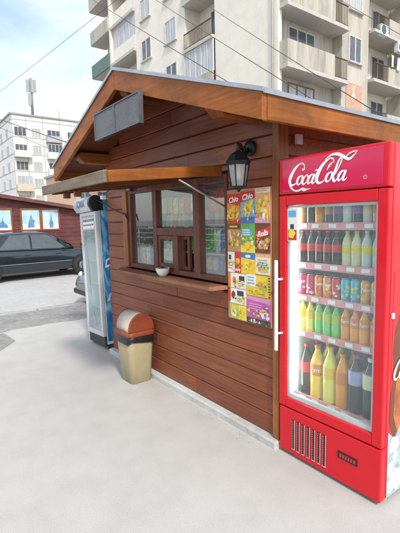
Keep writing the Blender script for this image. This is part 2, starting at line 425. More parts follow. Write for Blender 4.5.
z = .06; row = 0
while z < 2.75:
    z1 = z+PITCH
    # gable limits
    if z1 > roofz(KX0)-.12:
        xa = RX-(RZ-.13-z)/SL; xb = RX+(RZ-.13-z)/SL; xa = max(xa, KX0); xb = min(xb, KX1)
    else: xa, xb = KX0, KX1
    if xb-xa < .1: break
    segs = [(xa, xb)]
    if z1 > WZ0-.02 and z < WZ1+.02:
        segs = [(xa, WX0-.06), (WX1+.01, xb)]
    for a, b in segs:
        cuts = [a]
        if b-a > 1.2:
            c = a+(b-a)*rng.uniform(.3,.7); cuts.append(c)
        cuts.append(b)
        for i in range(len(cuts)-1):
            w.mat = rng.choice([0,0,2,3])
            board(w, cuts[i]+(.0015 if i else 0), cuts[i+1]-(.0015 if i < len(cuts)-2 else 0), z+.001, z1-.001, 'x', KY0+rng.uniform(-.002,.002))
    w.mat = 0; z = z1; row += 1
NX = [-4.48, -4.12, -3.62, -3.05, -2.48, -1.95]
w.mat = 1; z = .06
while z < 2.6:
    for x in NX:
        if (WX0-.1 < x < WX1+.03 and WZ0-.12 < z < WZ1) or z+PITCH > roofz(x)-.2: continue
        for dz in (.035, .1):
            xx = x+rng.uniform(-.006,.006); zz = z+dz+rng.uniform(-.004,.004); r_ = .0035
            w.prism([(xx+r_*math.cos(a), KY0-.0005, zz+r_*math.sin(a)) for a in [k_*math.pi/3 for k_ in range(6)]], (0,-.0016,0))
    z += PITCH
w.mat = 0
# side and rear walls in the same boards
z = .06
while z < 2.1:
    board(w, KY0+.04, KY1, z+.001, z+PITCH-.001, 'y', KX1, sign=1); board(w, KY0+.04, KY1, z+.001, z+PITCH-.001, 'y', KX0, sign=-1)
    z += PITCH
w.box(KX0, KX1, KY1-.04, KY1, .06, 2.2)
w.box(KX1-.05, KX1-.012, KY0+.08, KY1-.05, 2.0, roofz(KX1)-.078); w.box(KX0+.012, KX0+.05, KY0+.08, KY1-.05, 2.0, roofz(KX0)-.078)
# inner sheathing keeps daylight out of the board joints
w.box(KX0+.04, KX1-.04, KY0+.036, KY0+.06, .06, WZ0-.03); w.box(KX0+.04, KX1-.04, KY0+.036, KY0+.06, WZ1+.03, 2.2)
w.box(KX0+.04, WX0-.06, KY0+.036, KY0+.06, WZ0-.03, WZ1+.03); w.box(WX1+.03, KX1-.04, KY0+.036, KY0+.06, WZ0-.03, WZ1+.03)
w.prism([(KX0+.1, KY0+.036, 2.2),(KX1-.1, KY0+.036, 2.2),(RX, KY0+.036, 2.66)], (0,.024,0))
w.box(KX0+.04, KX0+.06, KY0+.07, KY1-.05, .06, 2.2); w.box(KX1-.06, KX1-.04, KY0+.07, KY1-.05, .06, 2.2)
w.build('wall', [SIDING, mat('rusty_nail', (.10,.045,.025), .7), SIDING_B, SIDING_C], kiosk)
# plinth
p = MB(); p.box(KX0-.012, KX1+.035, KY0-.062, KY1+.03, -.02, .055); p.build('plinth', CURB, kiosk, bevel=.012)
# floor inside
p = MB(); p.box(KX0+.07, KX1-.07, KY0+.07, KY1-.05, .056, .08); p.build('floor', DARKWOOD, kiosk)
# corner boards
for x0, x1 in ((KX1-.028, KX1+.03),):
    c = MB(); c.box(x0, x1, KY0-.022, KY0+.075, .056, roofz(x0)-.16); c.build('corner_board', ORANGE_Z, kiosk, bevel=.005)
# roof: deck with underside boards, fascia, flashing
rf = MB()
TH = .05
for sx, ex in ((-1, EX0), (1, EX1)):
    ez = roofz(ex)
    rf.prism([(RX, RY0+.03, RZ-.004), (ex-sx*.02, RY0+.03, roofz(ex-sx*.02)-.004), (ex-sx*.02, RY0+.03, roofz(ex-sx*.02)-TH), (RX, RY0+.03, RZ-TH)], (0, RY1-RY0-.06, 0))
roof = rf.build('roof', mat('bitumen_shingle', (.07,.065,.065), .9, bump=.4), kiosk)
# soffit boards under the roof deck, run from ridge to eave, each board separate geometry in one mesh
sf = MB()
for sx, ex in ((-1, EX0), (1, EX1)):
    n = 13
    ln = abs(ex-RX)-.03
    for i in range(n):
        a = RX+sx*(ln*i/n+.002); b = RX+sx*(ln*(i+1)/n-.002)
        za = roofz(a)-TH-.002; zb = roofz(b)-TH-.002
        sf.prism([(a, RY0+.04, za), (b, RY0+.04, zb), (b, RY0+.04, zb-.018), (a, RY0+.04, za-.018)], (0, RY1-RY0-.08, 0))
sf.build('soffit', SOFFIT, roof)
# rake fascia: two boards meeting at the peak
FH = .165
for sx, ex in ((-1, EX0), (1, EX1)):
    f = MB()
    a = RX+sx*.002
    f.prism([(a, RY0, RZ+.0), (ex, RY0, roofz(ex)), (ex, RY0, roofz(ex)-(.15 if sx > 0 else .17)), (a, RY0, RZ-FH)], (0, .036, 0))
    f.build('fascia', ORANGE, roof, bevel=.004)
f = MB(); f.box(EX1-.034, EX1+.002, RY0+.038, RY1, roofz(EX1)-.145, roofz(EX1)-.006); f.build('fascia', ORANGE_Y, roof, bevel=.004)
f = MB(); f.box(EX0-.002, EX0+.034, RY0+.038, RY1, roofz(EX0)-.165, roofz(EX0)-.006); f.build('fascia', ORANGE_Y, roof, bevel=.004)
# metal drip edge along rakes and eave
fl = MB()
for sx, ex in ((-1, EX0), (1, EX1)):
    fl.prism([(RX, RY0-.012, RZ+.018), (ex+sx*.014, RY0-.012, roofz(ex+sx*.014)+.018), (ex+sx*.014, RY0-.012, roofz(ex+sx*.014)-.006), (RX, RY0-.012, RZ-.008)], (0,.010,0))
    fl.prism([(RX, RY0-.002, RZ+.018), (ex+sx*.014, RY0-.002, roofz(ex+sx*.014)+.018), (ex+sx*.014, RY0-.002, roofz(ex+sx*.014)+.008), (RX, RY0-.002, RZ+.008)], (0,.12,0))
fl.box(EX1+.006, EX1+.0139, RY0+.001, RY1, roofz(EX1)-.016, roofz(EX1)+.010)
fl.build('flashing', FLASH, roof)
# purlins with rounded chamfered ends carrying the overhang
def purlin(x, ztop, h, wd, y0):
    q = MB()
    q.prism([(x-wd/2, y0+.045, ztop),(x-wd/2, y0, ztop-.03),(x-wd/2, y0+.005, ztop-h*.55),(x-wd/2, y0+.07, ztop-h),(x-wd/2, KY0+.4, ztop-h),(x-wd/2, KY0+.4, ztop)], (wd,0,0))
    return q.build('purlin', wood('purlin_timber', (.22,.065,.015), (.40,.135,.035), axis='y', coat=.2), kiosk, bevel=.012)
purlin(-2.09, roofz(-2.09)-.085, .115, .12, 1.66)
purlin(-4.46, roofz(-4.46)-.085, .115, .12, 1.66)
purlin(RX, RZ-.105, .12, .11, 1.64)
# cross timber under left overhang
# window
win = MB()
FY0, FY1 = KY0-.012, KY0+.06
def fr(mb, x0, x1, z0, z1): mb.box(x0, x1, FY0, FY1, z0, z1)
fr(win, WX0+.045, WX0+.10, WZ0, WZ1); fr(win, WX1-.028, WX1, WZ0, WZ1)
fr(win, WX0+.10, WX1-.028, WZ1-.055, WZ1); fr(win, WX0+.10, WX1-.028, WZ0, WZ0+.045)
fr(win, -3.475, -3.40, WZ0+.045, WZ1-.055); fr(win, -2.80, -2.715, WZ0+.045, WZ1-.055)
fr(win, -3.40, -2.80, 1.455, 1.525)
fr(win, -3.105, -3.045, WZ0+.045, 1.455)
window = win.build('window', DARKWOOD, kiosk, bevel=.004)
c = MB(); c.box(WX0-.055, WX0+.043, KY0-.03, KY0+.06, WZ0-.005, WZ1+.02); c.build('casing', ORANGE_Z, window, bevel=.005)
for x0, x1, z0, z1 in ((WX0+.10,-3.475,WZ0+.045,WZ1-.055), (-3.40,-2.80,1.525,WZ1-.055), (-2.715,WX1-.028,WZ0+.045,WZ1-.055)):
    q = MB(); q.box(x0+.001, x1-.001, KY0+.022, KY0+.027, z0+.001, z1-.001); q.build('pane', GLASS, window)
# serving hatch: fixed sash with paper notice, slid-open sash beside a dark opening
h = MB()
for a in ((-3.398,-3.36,1.148,1.452),(-3.15,-3.108,1.148,1.452),(-3.36,-3.15,1.415,1.452),(-3.36,-3.15,1.148,1.19)): h.box(a[0],a[1],KY0+.0,KY0+.04,a[2],a[3])
hatch = h.build('hatch', DARKWOOD, window, bevel=.003)
q = MB(); q.box(-3.359,-3.151,KY0+.018,KY0+.022,1.191,1.414); q.build('pane', GLASS, hatch)
h = MB(); 
for a in ((-3.044,-3.012,1.148,1.452),(-2.955,-2.918,1.148,1.452),(-3.012,-2.955,1.42,1.452),(-3.012,-2.955,1.148,1.18)): h.box(a[0],a[1],KY0+.03,KY0+.058,a[2],a[3])
h.build('sliding_sash', DARKWOOD, window, bevel=.003)
q = MB(); q.box(-3.335,-3.185,KY0+.024,KY0+.026,1.215,1.40); q.build('paper_notice', mat('notice_paper', (.50,.54,.44), .7, var=.35, scale=25), window)
# shelf outside
s = MB(); s.prism([(-4.18,KY0-.024,1.088),(-4.02,1.885,1.08),(-2.42,1.885,1.08),(-2.345,KY0-.024,1.088)], (0,0,-.032)); s.box(-3.98,-2.46,1.90,1.92,1.022,1.047)
s.build('counter_shelf', wood('counter_timber', (.22,.085,.05), (.45,.21,.11), rough=.5, knots=True, grime=.5), kiosk, bevel=.004)
# propped shutter above window: hinged at wall, outer edge drops a little
GREYOL = wood('grey_olive_timber', (.15,.115,.075), (.30,.245,.175), rough=.75, knots=False)
BRNY = wood('brown_orange_timber', (.22,.062,.009), (.38,.125,.02), rough=.55, axis='y', coat=.0, grime=.45)
SH = MB()
hz, oz, oy = 1.965, 1.875, 1.09
def sp(x, t, dz=0): # t=0 at hinge .. 1 outer edge
    return Vector((x, KY0-.03+(oy-(KY0-.03))*t, hz+(oz-hz)*t+dz))
SH.prism([sp(-3.72,.0,.012), sp(-2.42,.0,.012), sp(-2.42,.985,.012), sp(-3.72,.985,.012)], (0,0,-.024))
for x in (-3.6,-3.2,-2.8): SH.prism([sp(x-.02,.02,-.013), sp(x+.02,.02,-.013), sp(x+.02,.97,-.013), sp(x-.02,.97,-.013)], (0,0,-.03))
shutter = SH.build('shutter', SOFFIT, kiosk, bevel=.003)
e = MB(); e.prism([sp(-2.418,.0,.032), sp(-2.385,.0,.032), sp(-2.385,1,.04), sp(-2.418,1,.04)], (0,0,-.074)); e.build('edge_board', BRNY, shutter, bevel=.004)
e = MB(); e.prism([sp(-3.74,.987,.042), sp(-2.42,.987,.046), sp(-2.42,1.02,.046), sp(-3.74,1.02,.042)], (0,0,-.078)); e.build('edge_board', GREYOL, shutter, bevel=.004)
for x in (-3.32, -3.08):
    e = MB(); e.box(x-.02, x+.02, oy+.03, oy+.08, 1.79, 1.835); e.build('latch_block', DARKWOOD, shutter, bevel=.004)
e = MB(); e.tube([sp(-2.40,.42,-.05), (-2.37, KY0-.02, 1.69)], .007, 8); e.build('prop_rod', mat('grey_rod', (.28,.25,.23), .5, .4), shutter)
# small junction box under the eave, on side wall
e = MB(); e.box(KX1+.034, KX1+.06, 2.16, 2.215, 2.075, 2.14); e.build('junction_box', mat('grey_box', (.45,.42,.4), .5), kiosk, bevel=.004)

# ------------------------------------------------------------------ inside the kiosk (seen through the panes)
INW = mat('interior_panel', (.42,.36,.29), .7)
sr = thing('shelving', 'dark wooden goods shelving inside the kiosk behind the serving window', 'shelving', (-3.3, 2.95, .08))
for zz in (1.0, 1.3, 1.6, 1.9):
    q = MB(); q.box(-4.4,-2.2,2.75,3.1,zz,zz+.02); q.build('shelf', INW, sr)
q = MB(); q.box(-4.4,-2.2,3.1,3.13,.08,2.15); q.build('back_panel', INW, sr)
packcols = [(.65,.05,.03),(.75,.42,.05),(.14,.5,.08),(.06,.18,.5),(.75,.65,.4),(.6,.12,.28),(.82,.80,.74),(.38,.2,.08)]
PM = [mat('pack_print_%s' % n, c, .35, var=.5, scale=28) for n, c in zip(('red','amber','green','blue','cream','pink','white','brown'), packcols)]
cn = ['red','amber','green','blue','cream','pink','white','brown']
def pouch(x, y, z, wd, ht, mi, label, group, dp=.035):
    q = MB(); q.smooth = True
    nx, nz = 4, 5
    for sgn in (-1, 1):
        b = len(q.v)
        for j in range(nz+1):
            for i in range(nx+1):
                u = i/nx*2-1; v = j/nz*2-1
                q.v.append(Vector((x+u*wd/2*(1-.04*(1-v*v)), y+sgn*dp/2*(1-u*u)**.5*(1-v**4), z+(v+1)/2*ht)))
        for j in range(nz):
            for i in range(nx):
                a = b+j*(nx+1)+i; f = (a, a+1, a+nx+2, a+nx+1)
                q.face(f if sgn < 0 else tuple(reversed(f)))
    o = q.build('snack_packet', PM[mi])
    return tag(o, label, 'snack packet', group)
k = 0
ords = ['first','second','third','fourth','fifth','sixth','seventh','eighth','ninth','tenth']
for i in range(9):
    pouch(-3.66+i*.098, 2.16, 1.66+rng.uniform(-.01,.01), .09, .15, [4,7,6,1,4,1,0,6,1][i], '%s snack packet hanging in the upper middle kiosk window, %s from the left' % (cn[[4,7,6,1,4,1,0,6,1][i]], ords[i]), 'packets hanging in the window')
for i in range(4):
    pouch(-2.68+i*.095, 2.15, 1.68+rng.uniform(-.02,.01), .095, .16, [0,0,5,0][i], '%s snack packet hanging at the top of the right kiosk pane, %s from the left' % (cn[[0,0,5,0][i]], ords[i]), 'packets hanging in the window')
for r_, zz in enumerate((1.32, 1.62)):
    for i in range(10):
        mi = rng.randrange(8)
        pouch(-4.2+i*.2, 2.86, zz, .15, .2, mi, '%s packet on the %s interior shelf of the kiosk, %s from the left' % (cn[mi], ('middle','upper')[r_], ords[i]), 'packets on the kiosk shelves', dp=.06)
# window-side goods board in the right pane: jars and cartons stand on a sill board
sb = MB(); sb.box(-3.03,-2.36,KY0+.065,KY0+.30,1.30,1.315); sb.box(-4.0,-3.42,KY0+.065,KY0+.30,1.12,1.135); 
tag(sb.build('display_board', INW), 'narrow dark display boards inside the kiosk panes', 'shelf')
def carton(x, y, z, wx, wy, hz_, mi, label, group):
    q = MB(); q.box(x-wx/2,x+wx/2,y-wy/2,y+wy/2,z,z+hz_*.86); q.prism([(x-wx/2,y-wy/2,z+hz_*.862),(x-wx/2,y+wy/2,z+hz_*.862),(x-wx/2,y,z+hz_)], (wx,0,0))
    return tag(q.build('drink_carton', PM[mi], bevel=.003), label, 'carton', group)
for i in range(5):
    mi = [2,6,3,5,2][i]
    carton(-2.68+i*.07, KY0+.13, 1.316, .058, .06, .2, mi, '%s carton behind the right kiosk pane, %s from the left' % (cn[mi], ords[i]), 'cartons behind the right pane')
for i in range(5):
    mi = [6,4,6,3,6][i]
    carton(-3.98+i*.1, KY0+.13, 1.136, .075, .06, .2, mi, '%s carton at the foot of the left kiosk pane, %s from the left' % (cn[mi], ords[i]), 'cartons behind the left pane')

def jar(x, y, z, r, h, mi, label, group, name='goods_bottle'):
    t = thing(name, label, 'bottle', (x, y, z), 0, group)
    q = MB(); q.lathe([(r*.9,0),(r,h*.03),(r,h*.6),(r*.8,h*.72),(r*.4,h*.84),(r*.38,h*.9)], (0,0,0), 12); q.build('body', PM[mi], t, local=True)
    q = MB(); q.lathe([(r*.44,h*.9),(r*.44,h*.99),(0,h)], (0,0,0), 10); q.build('cap', PM[(mi*3+1) % 8], t, local=True)
    return t
sb = MB(); sb.box(-3.72,-2.82,KY0+.08,KY0+.24,1.515,1.528); sb.box(-3.02,-2.37,KY0+.08,KY0+.26,1.545,1.558); tag(sb.build('display_board', INW), 'upper thin display boards carrying bottles inside the kiosk window', 'shelf')
for i in range(12):
    mi = [6,4,2,6,6,1,4,6,2,6,4,6][i]
    jar(-3.66+i*.07, KY0+.16, 1.529, .027, .15 if i % 3 else .13, mi, '%s bottle under the hanging packets in the middle kiosk window, number %d along' % (cn[mi], i+1), 'bottles in the kiosk window')
for i in range(9):
    mi = [1,5,4,3,1,7,2,4,3][i]
    jar(-2.97+i*.07, KY0+.17, 1.559, .028, .13, mi, '%s bottle on the upper board behind the right kiosk pane, number %d along' % (cn[mi], i+1), 'bottles in the kiosk window')
sb = MB(); sb.box(-3.05,-2.37,KY0+.08,KY0+.30,1.145,1.155); tag(sb.build('display_board', INW), 'lowest display board inside the right kiosk pane', 'shelf')
for i in range(8):
    mi = [6,6,4,6,3,6,6,4][i]  # pale bottles added to imitate the whitish reflection at the foot of the pane
    jar(-2.97+i*.08, KY0+.18, 1.156, .034, .13, mi, '%s stand-in bottle for the pale reflection low in the right kiosk pane, number %d along' % (cn[mi], i+1), 'bottles in the kiosk window')
for i in range(4):
    mi = [2,2,6,2][i]
    carton(-2.96+i*.07, KY0+.13, 1.316, .058, .06, .2, mi, '%s carton deep behind the post beside the right kiosk pane, number %d along' % (cn[mi], i+1), 'cartons behind the right pane')

# ------------------------------------------------------------------ sign under the gable
SPK = mat('speckled_grey_panel', (.115,.115,.122), .5, var=.6, scale=160, bump=.1)
SFR = mat('sign_frame', (.14,.14,.145), .45, .5)
sg = thing('sign_board', 'blank speckled grey sign of two joined panels under the kiosk gable', 'sign', (-3.19, 1.555, 2.44))
for x0, x1 in ((-3.605,-3.20),(-3.195,-2.765)):
    q = MB(); q.box(x0+.012, x1-.012, 1.535, 1.56, 2.335, 2.545); q.build('panel', SPK, sg)
    q = MB(); q.box(x0, x1, 1.528, 1.566, 2.546, 2.556); q.box(x0, x1, 1.528, 1.566, 2.324, 2.334); q.box(x0, x0+.010, 1.528, 1.566, 2.334, 2.546); q.box(x1-.010, x1, 1.528, 1.566, 2.334, 2.546); q.build('frame', SFR, sg)

# ------------------------------------------------------------------ lantern
lx, ly, lz = -2.045, 1.86, 0
lan = thing('wall_lantern', 'black cast iron coach lantern on a curled arm beside the window', 'lantern', (-2.12, 2.01, 2.0))
q = MB(); 
q.lathe([(0,-.01),(.052,-.01),(.056,0),(.048,.012),(.02,.018),(0,.018)], (-2.10, KY0-.018, 2.08), 20, Matrix.Rotation(R(90),4,'X'))
q.build('back_plate', IRON, lan)
q = MB(); q.tube([(-2.10,KY0-.03,2.075),(-2.085,1.97,2.035),(-2.07,1.93,2.04),(-2.05,1.885,2.085),(lx,ly,2.085),(lx,ly,2.05)], [.012,.011,.010,.010,.011,.012], 10)
q.tube([(-2.085,1.965,2.04),(-2.08,1.955,2.075),(-2.075,1.94,2.082),(-2.07,1.93,2.068)], .006, 8)
q.build('arm', IRON, lan)
q = MB()
q.lathe([(.012,2.035),(.02,2.05),(.008,2.062),(.011,2.072),(.004,2.085),(.0,2.11)], (lx,ly,0), 12)
def hexring(rr, zz, n=6, ph=0): return [(lx+rr*math.cos(2*math.pi*k/n+ph), ly+rr*math.sin(2*math.pi*k/n+ph), zz) for k in range(n)]
def hexloft(mb, prof, n=6, ph=0, cap=True):
    b = len(mb.v)
    for rr, zz in prof: mb.v += [Vector(v) for v in hexring(rr, zz, n, ph)]
    for i in range(len(prof)-1):
        for k_ in range(n):
            k2 = (k_+1) % n; mb.face((b+i*n+k_, b+i*n+k2, b+(i+1)*n+k2, b+(i+1)*n+k_))
    if cap: mb.face([b+k_ for k_ in reversed(range(n))]); mb.face([b+(len(prof)-1)*n+k_ for k_ in range(n)])
hexloft(q, [(.082,1.962),(.085,1.972),(.075,1.985),(.055,2.015),(.028,2.035),(.014,2.04)])
q.build('hood', IRON, lan)
q = MB()
hexloft(q, [(.074,1.95),(.078,1.961)]); hexloft(q, [(.024,1.792),(.046,1.80),(.052,1.812)])
for k_ in range(6):
    a = hexring(.050,1.81)[k_]; b = hexring(.072,1.951)[k_]; q.tube([a,b], .0042, 6)
q.lathe([(0,1.77),(.008,1.775),(.012,1.785),(.022,1.793)], (lx,ly,0), 10)
cage = q.build('cage', IRON, lan)
q = MB(); hexloft(q, [(.045,1.813),(.067,1.949)], cap=False); q.build('glass', LGLASS, lan)
q = MB(); q.lathe([(.014,1.95),(.014,1.925),(.012,1.91),(.022,1.885),(.024,1.87),(.014,1.85),(0,1.845)][::-1], (lx,ly,0), 12); q.build('bulb', mat('bulb_white', (.75,.74,.7), .3), lan)

# ------------------------------------------------------------------ poster board
PBX0, PBX1, PBY = -2.335, -1.893, KY0-.03
pb = thing('advert_board', 'tall board of bright snack adverts on the wall left of the red fridge', 'advert board', (-2.115, KY0-.02, .84))
q = MB(); q.box(PBX0, PBX1, PBY, KY0-.003, .845, 1.805); q.build('backing', mat('poster_backing', (.42,.20,.12), .6), pb)
PY = PBY-.001
INK = {}
def ink(n, c, r=.38):
    return mat('ink_'+n, c, r, var=.10, scale=40)
IK = dict(red=ink('red',(.55,.03,.02)), orange=ink('orange',(.70,.22,.02)), yellow=ink('yellow',(.75,.52,.03)), lemon=ink('lemon',(.72,.62,.06)), white=ink('white',(.75,.73,.66)),
    blue=ink('blue',(.04,.17,.48)), sky=ink('sky',(.12,.38,.6)), green=ink('green',(.12,.36,.06)), lime=ink('lime',(.40,.52,.06)), brown=ink('brown',(.16,.05,.02)), chip=ink('chip',(.78,.45,.06)),
    purple=ink('purple',(.48,.10,.38)), pink=ink('pink',(.65,.28,.42)), dark=ink('dark',(.05,.05,.055)), tan=ink('tan',(.5,.27,.10)), peach=ink('peach',(.72,.36,.18)), cream=ink('cream',(.72,.64,.42)))
ik = list(IK); IKL = [IK[k_] for k_ in ik]
POP = ['yellow','lemon','chip','yellow','red','green','white','brown','orange','cream','lime']
class Poster:
    lv = 0
    def __init__(s, x0, x1, z0, z1, base):
        s.mb = MB(); s.x0, s.x1, s.z0, s.z1 = x0, x1, z0, z1; s.n = 0
        s.mb.mat = ik.index(base); s.mb.box(x0, x1, PY-.0012, PY, z0, z1)
    def P(s, u, v): return (s.x0+(s.x1-s.x0)*u, s.z0+(s.z1-s.z0)*v)
    def poly(s, pts, c):
        s.n += 1; s.mb.mat = ik.index(c); y = PY-.0012-.00025*s.n
        V = [(s.P(u,v)[0], y, s.P(u,v)[1]) for u, v in pts]; n = len(V)
        ar = sum(pts[i][0]*pts[(i+1) % n][1]-pts[(i+1) % n][0]*pts[i][1] for i in range(n))
        s.mb.add(V, [tuple(range(n)) if ar > 0 else tuple(reversed(range(n)))])
        return s
    def rect(s, u0, v0, u1, v1, c): return s.poly([(u0,v0),(u1,v0),(u1,v1),(u0,v1)], c)
    def blob(s, u, v, ru, rv, c, n=11, j=.18, rot=0):
        return s.poly([(u+(ru*math.cos(2*math.pi*i/n)*math.cos(rot)-rv*math.sin(2*math.pi*i/n)*math.sin(rot))*(1+rng.uniform(-j,j)), v+(rv*math.sin(2*math.pi*i/n)*math.cos(rot)+ru*math.cos(2*math.pi*i/n)*math.sin(rot))*(1+rng.uniform(-j,j))) for i in range(n)], c)
    def text(s, t, u, v, size, c, shear=.0, rot=0, bold=0):
        s.n += 1; s.mb.mat = ik.index(c); x, z = s.P(u, v)
        put_text(s.mb, t, size, (x, PY-.0012-.00025*s.n, z), (math.cos(rot),0,math.sin(rot)), (-math.sin(rot),0,math.cos(rot)), .0001, shear, bold)
        return s
    def lines(s, u0, u1, v, dv, n, c, h=.02):
        for i in range(n): s.rect(u0, v-i*dv-h, u1-rng.uniform(0,.25)*(u1-u0), v-i*dv, c)
        return s
    def busy(s, n, cols):
        for i in range(n):
            u, v = rng.uniform(.06,.94), rng.uniform(.06,.6); k_ = rng.random()
            if k_ < .5: s.blob(u, v, rng.uniform(.03,.08), rng.uniform(.02,.06), rng.choice(cols), n=7, rot=rng.uniform(0,3))
            elif k_ < .75: s.rect(u, v, min(.99,u+rng.uniform(.08,.25)), min(.99,v+.022), rng.choice(cols))
            else: s.poly([(u,v),(min(.99,u+.07),v+.02),(u+.05,min(.99,v+.09))], rng.choice(cols))
        return s
    def done(s, label): s.busy(26, POP); o = s.mb.build('poster', IKL, pb); o['label'] = label; return o
c0, c1, c2, c3 = PBX0+.004, PBX0+.150, PBX0+.297, PBX1-.003
p = Poster(c0, c1-.002, 1.565, 1.775, 'orange'); p.poly([(0,.72),(1,.58),(1,1),(0,1)],'red')
for u,v,a in ((.25,.42,.3),(.6,.5,-.4),(.45,.25,.2),(.78,.28,.6),(.2,.2,-.5),(.55,.36,1.0)): p.blob(u,v,.2,.09,'chip',rot=a); p.blob(u-.03,v+.02,.1,.04,'yellow',rot=a)
p.rect(0,0,1,.1,'red').text('Chio',.5,.8,.052,'white',.2,.12,.002).done('orange crisps advert with red top and white script')
p = Poster(c1, c2-.002, 1.565, 1.785, 'sky'); p.poly([(0,.66),(1,.78),(1,1),(0,1)],'red'); p.rect(0,0,1,.2,'blue')
for u,v,a in ((.3,.5,.5),(.66,.48,-.4),(.48,.3,.0),(.75,.62,.3)): p.blob(u,v,.2,.11,'yellow',rot=a); p.blob(u+.03,v+.02,.1,.05,'lemon',rot=a)
p.text('Chio',.5,.83,.055,'white',.2,.12,.002).done('blue crisps advert with yellow crisps and red top')
p = Poster(c2, c3, 1.565, 1.80, 'peach'); p.rect(0,.86,1,1,'cream').lines(.1,.95,.98,.05,2,'tan',.02)
for u,v in ((.35,.62),(.6,.55),(.5,.38),(.75,.7),(.25,.45),(.7,.35)): p.blob(u,v,.16,.10,'yellow'); p.blob(u,v,.08,.05,'cream')
p.rect(0,0,1,.16,'pink').blob(.62,.2,.12,.1,'white').done('peach coloured snack advert with pink foot')
p = Poster(c0, c1-.002, 1.36, 1.56, 'tan'); p.rect(0,.8,1,1,'brown')
for i in range(16): p.blob(rng.uniform(.12,.88), rng.uniform(.1,.72), .09,.06, rng.choice(['yellow','chip','lemon','cream']), rot=rng.uniform(0,3))
p.rect(.2,.87,.8,.93,'yellow').done('brown nut mix advert dotted with yellow nuts')
p = Poster(c1, c2-.002, 1.355, 1.56, 'green'); p.rect(0,0,1,.25,'lemon').blob(.5,.22,.4,.16,'yellow').rect(.08,.58,.78,.84,'sky').lines(.12,.75,.80,.08,3,'white',.035)
for i in range(7): p.blob(rng.uniform(.15,.85), rng.uniform(.3,.52), .09,.06, rng.choice(['lime','yellow','white']))
p.done('green and yellow snack advert with blue text box')
p = Poster(c2, c3, 1.36, 1.56, 'brown'); p.poly([(0,.45),(1,.66),(1,.92),(0,.72)],'red').text('Rolls',.5,.66,.05,'white',.3,.18,.002)
for u,v in ((.3,.22),(.68,.25),(.5,.36),(.82,.42)): p.blob(u,v,.17,.1,'tan'); p.blob(u,v,.08,.05,'peach')
p.done('dark brown chocolate rolls advert with white script')
p = Poster(c0, c0+.075, 1.20, 1.352, 'white'); p.rect(.15,.62,.5,.85,'dark').lines(.1,.8,.5,.14,3,'tan',.05).done('small white notice with black square')
p = Poster(c0+.077, c1-.002, 1.20, 1.352, 'red'); p.rect(.2,.5,.8,.7,'yellow').rect(.1,.1,.9,.2,'white').done('narrow red advert strip')
p = Poster(c1, c2-.002, 1.20, 1.35, 'yellow'); p.poly([(0,.78),(1,.7),(1,1),(0,1)],'blue').blob(.5,.86,.2,.08,'white').blob(.45,.4,.28,.2,'lemon').blob(.7,.3,.14,.12,'chip').done('bright yellow crisps advert with blue top')
p = Poster(c2, c3, 1.21, 1.352, 'cream'); p.rect(0,.84,1,1,'peach').lines(.15,.8,.72,.12,3,'sky',.05).blob(.65,.25,.2,.14,'lime').blob(.35,.28,.18,.14,'tan').done('cream coloured advert with printed lines')
m0 = PBX0+.205
p = Poster(c0+.03, m0-.004, 1.085, 1.195, 'white'); p.rect(-.16,0,.0,1,'orange').rect(.55,.45,.9,.85,'dark').blob(.25,.5,.13,.28,'tan').blob(.25,.5,.07,.14,'red').lines(.5,.95,.35,.12,2,'tan',.05).done('white sandwich advert with orange margin')
p = Poster(m0, c3, 1.05, 1.2, 'yellow'); p.rect(0,.45,.42,1,'white').lines(.05,.38,.9,.14,3,'sky',.06).blob(.6,.55,.1,.18,'tan').blob(.75,.4,.12,.14,'lime').blob(.3,.25,.2,.16,'lemon')
for i in range(8): p.rect(.93,i*.125+.02,1.0,i*.125+.085,'dark')
p.done('yellow advert with white corner and black film edge')
p = Poster(c0+.02, m0-.004, .965, 1.08, 'white'); p.rect(-.12,.1,.04,1,'red').blob(.2,.55,.12,.28,'brown').rect(.45,.55,.85,.88,'dark').blob(.6,.28,.16,.14,'lime').blob(.8,.4,.1,.12,'tan').done('white snack advert with red margin')
p = Poster(m0, c3, .89, 1.045, 'purple'); p.poly([(0,.85),(1,.75),(1,1),(0,1)],'pink')
for u,v,ru in ((.72,.2,.1),(.85,.3,.08),(.9,.12,.07),(.6,.3,.06)): p.blob(u,v,ru,ru*1.3,'white',j=.4)
p.lines(.1,.7,.68,.11,3,'pink',.05).blob(.8,.22,.05,.09,'purple').done('wide purple advert with white splashes')
p = Poster(c0+.02, c0+.11, .852, .96, 'lime'); p.blob(.45,.8,.3,.16,'yellow').rect(.15,.15,.75,.62,'white').poly([(.2,.3),(.45,.62),(.6,.35),(.7,.6),(.62,.2),(.4,.42)],'green').done('lime advert with white square')
p = Poster(c0+.113, m0-.004, .85, .96, 'lemon'); p.poly([(.2,.2),(.9,.6),(.9,.9),(.5,.8)],'yellow').blob(.3,.6,.12,.2,'lime').done('lemon yellow advert')
p = Poster(m0, c3, .848, .887, 'dark'); p.rect(.18,.2,.24,.8,'white').rect(.3,.15,.37,.9,'white').blob(.55,.5,.03,.2,'cream').done('dark grey strip with white marks')

# ------------------------------------------------------------------ red drinks fridge
FX0, FX1, FY, FYB, FZ = -1.812, -1.083, 2.0, 2.66, 1.963
fd = thing('drinks_fridge', 'tall red glass-door drinks fridge with white script on its header', 'drinks fridge', (-1.447, 2.33, 0))
t_ = .03
q = MB()
q.box(FX0, FX0+t_, FY+.045, FYB, .03, FZ); q.box(FX1-t_, FX1, FY+.045, FYB, .03, FZ)
q.box(FX0+t_, FX1-t_, FYB-t_, FYB, .03, FZ); q.box(FX0+t_, FX1-t_, FY+.045, FYB-t_, FZ-.03, FZ)
q.build('body', REDSIDE, fd, bevel=.006)
q = MB(); q.box(FX0+.001, FX1-.001, FY, FY+.05, .022, .333); base = q.build('base_panel', RED, fd, bevel=.008)
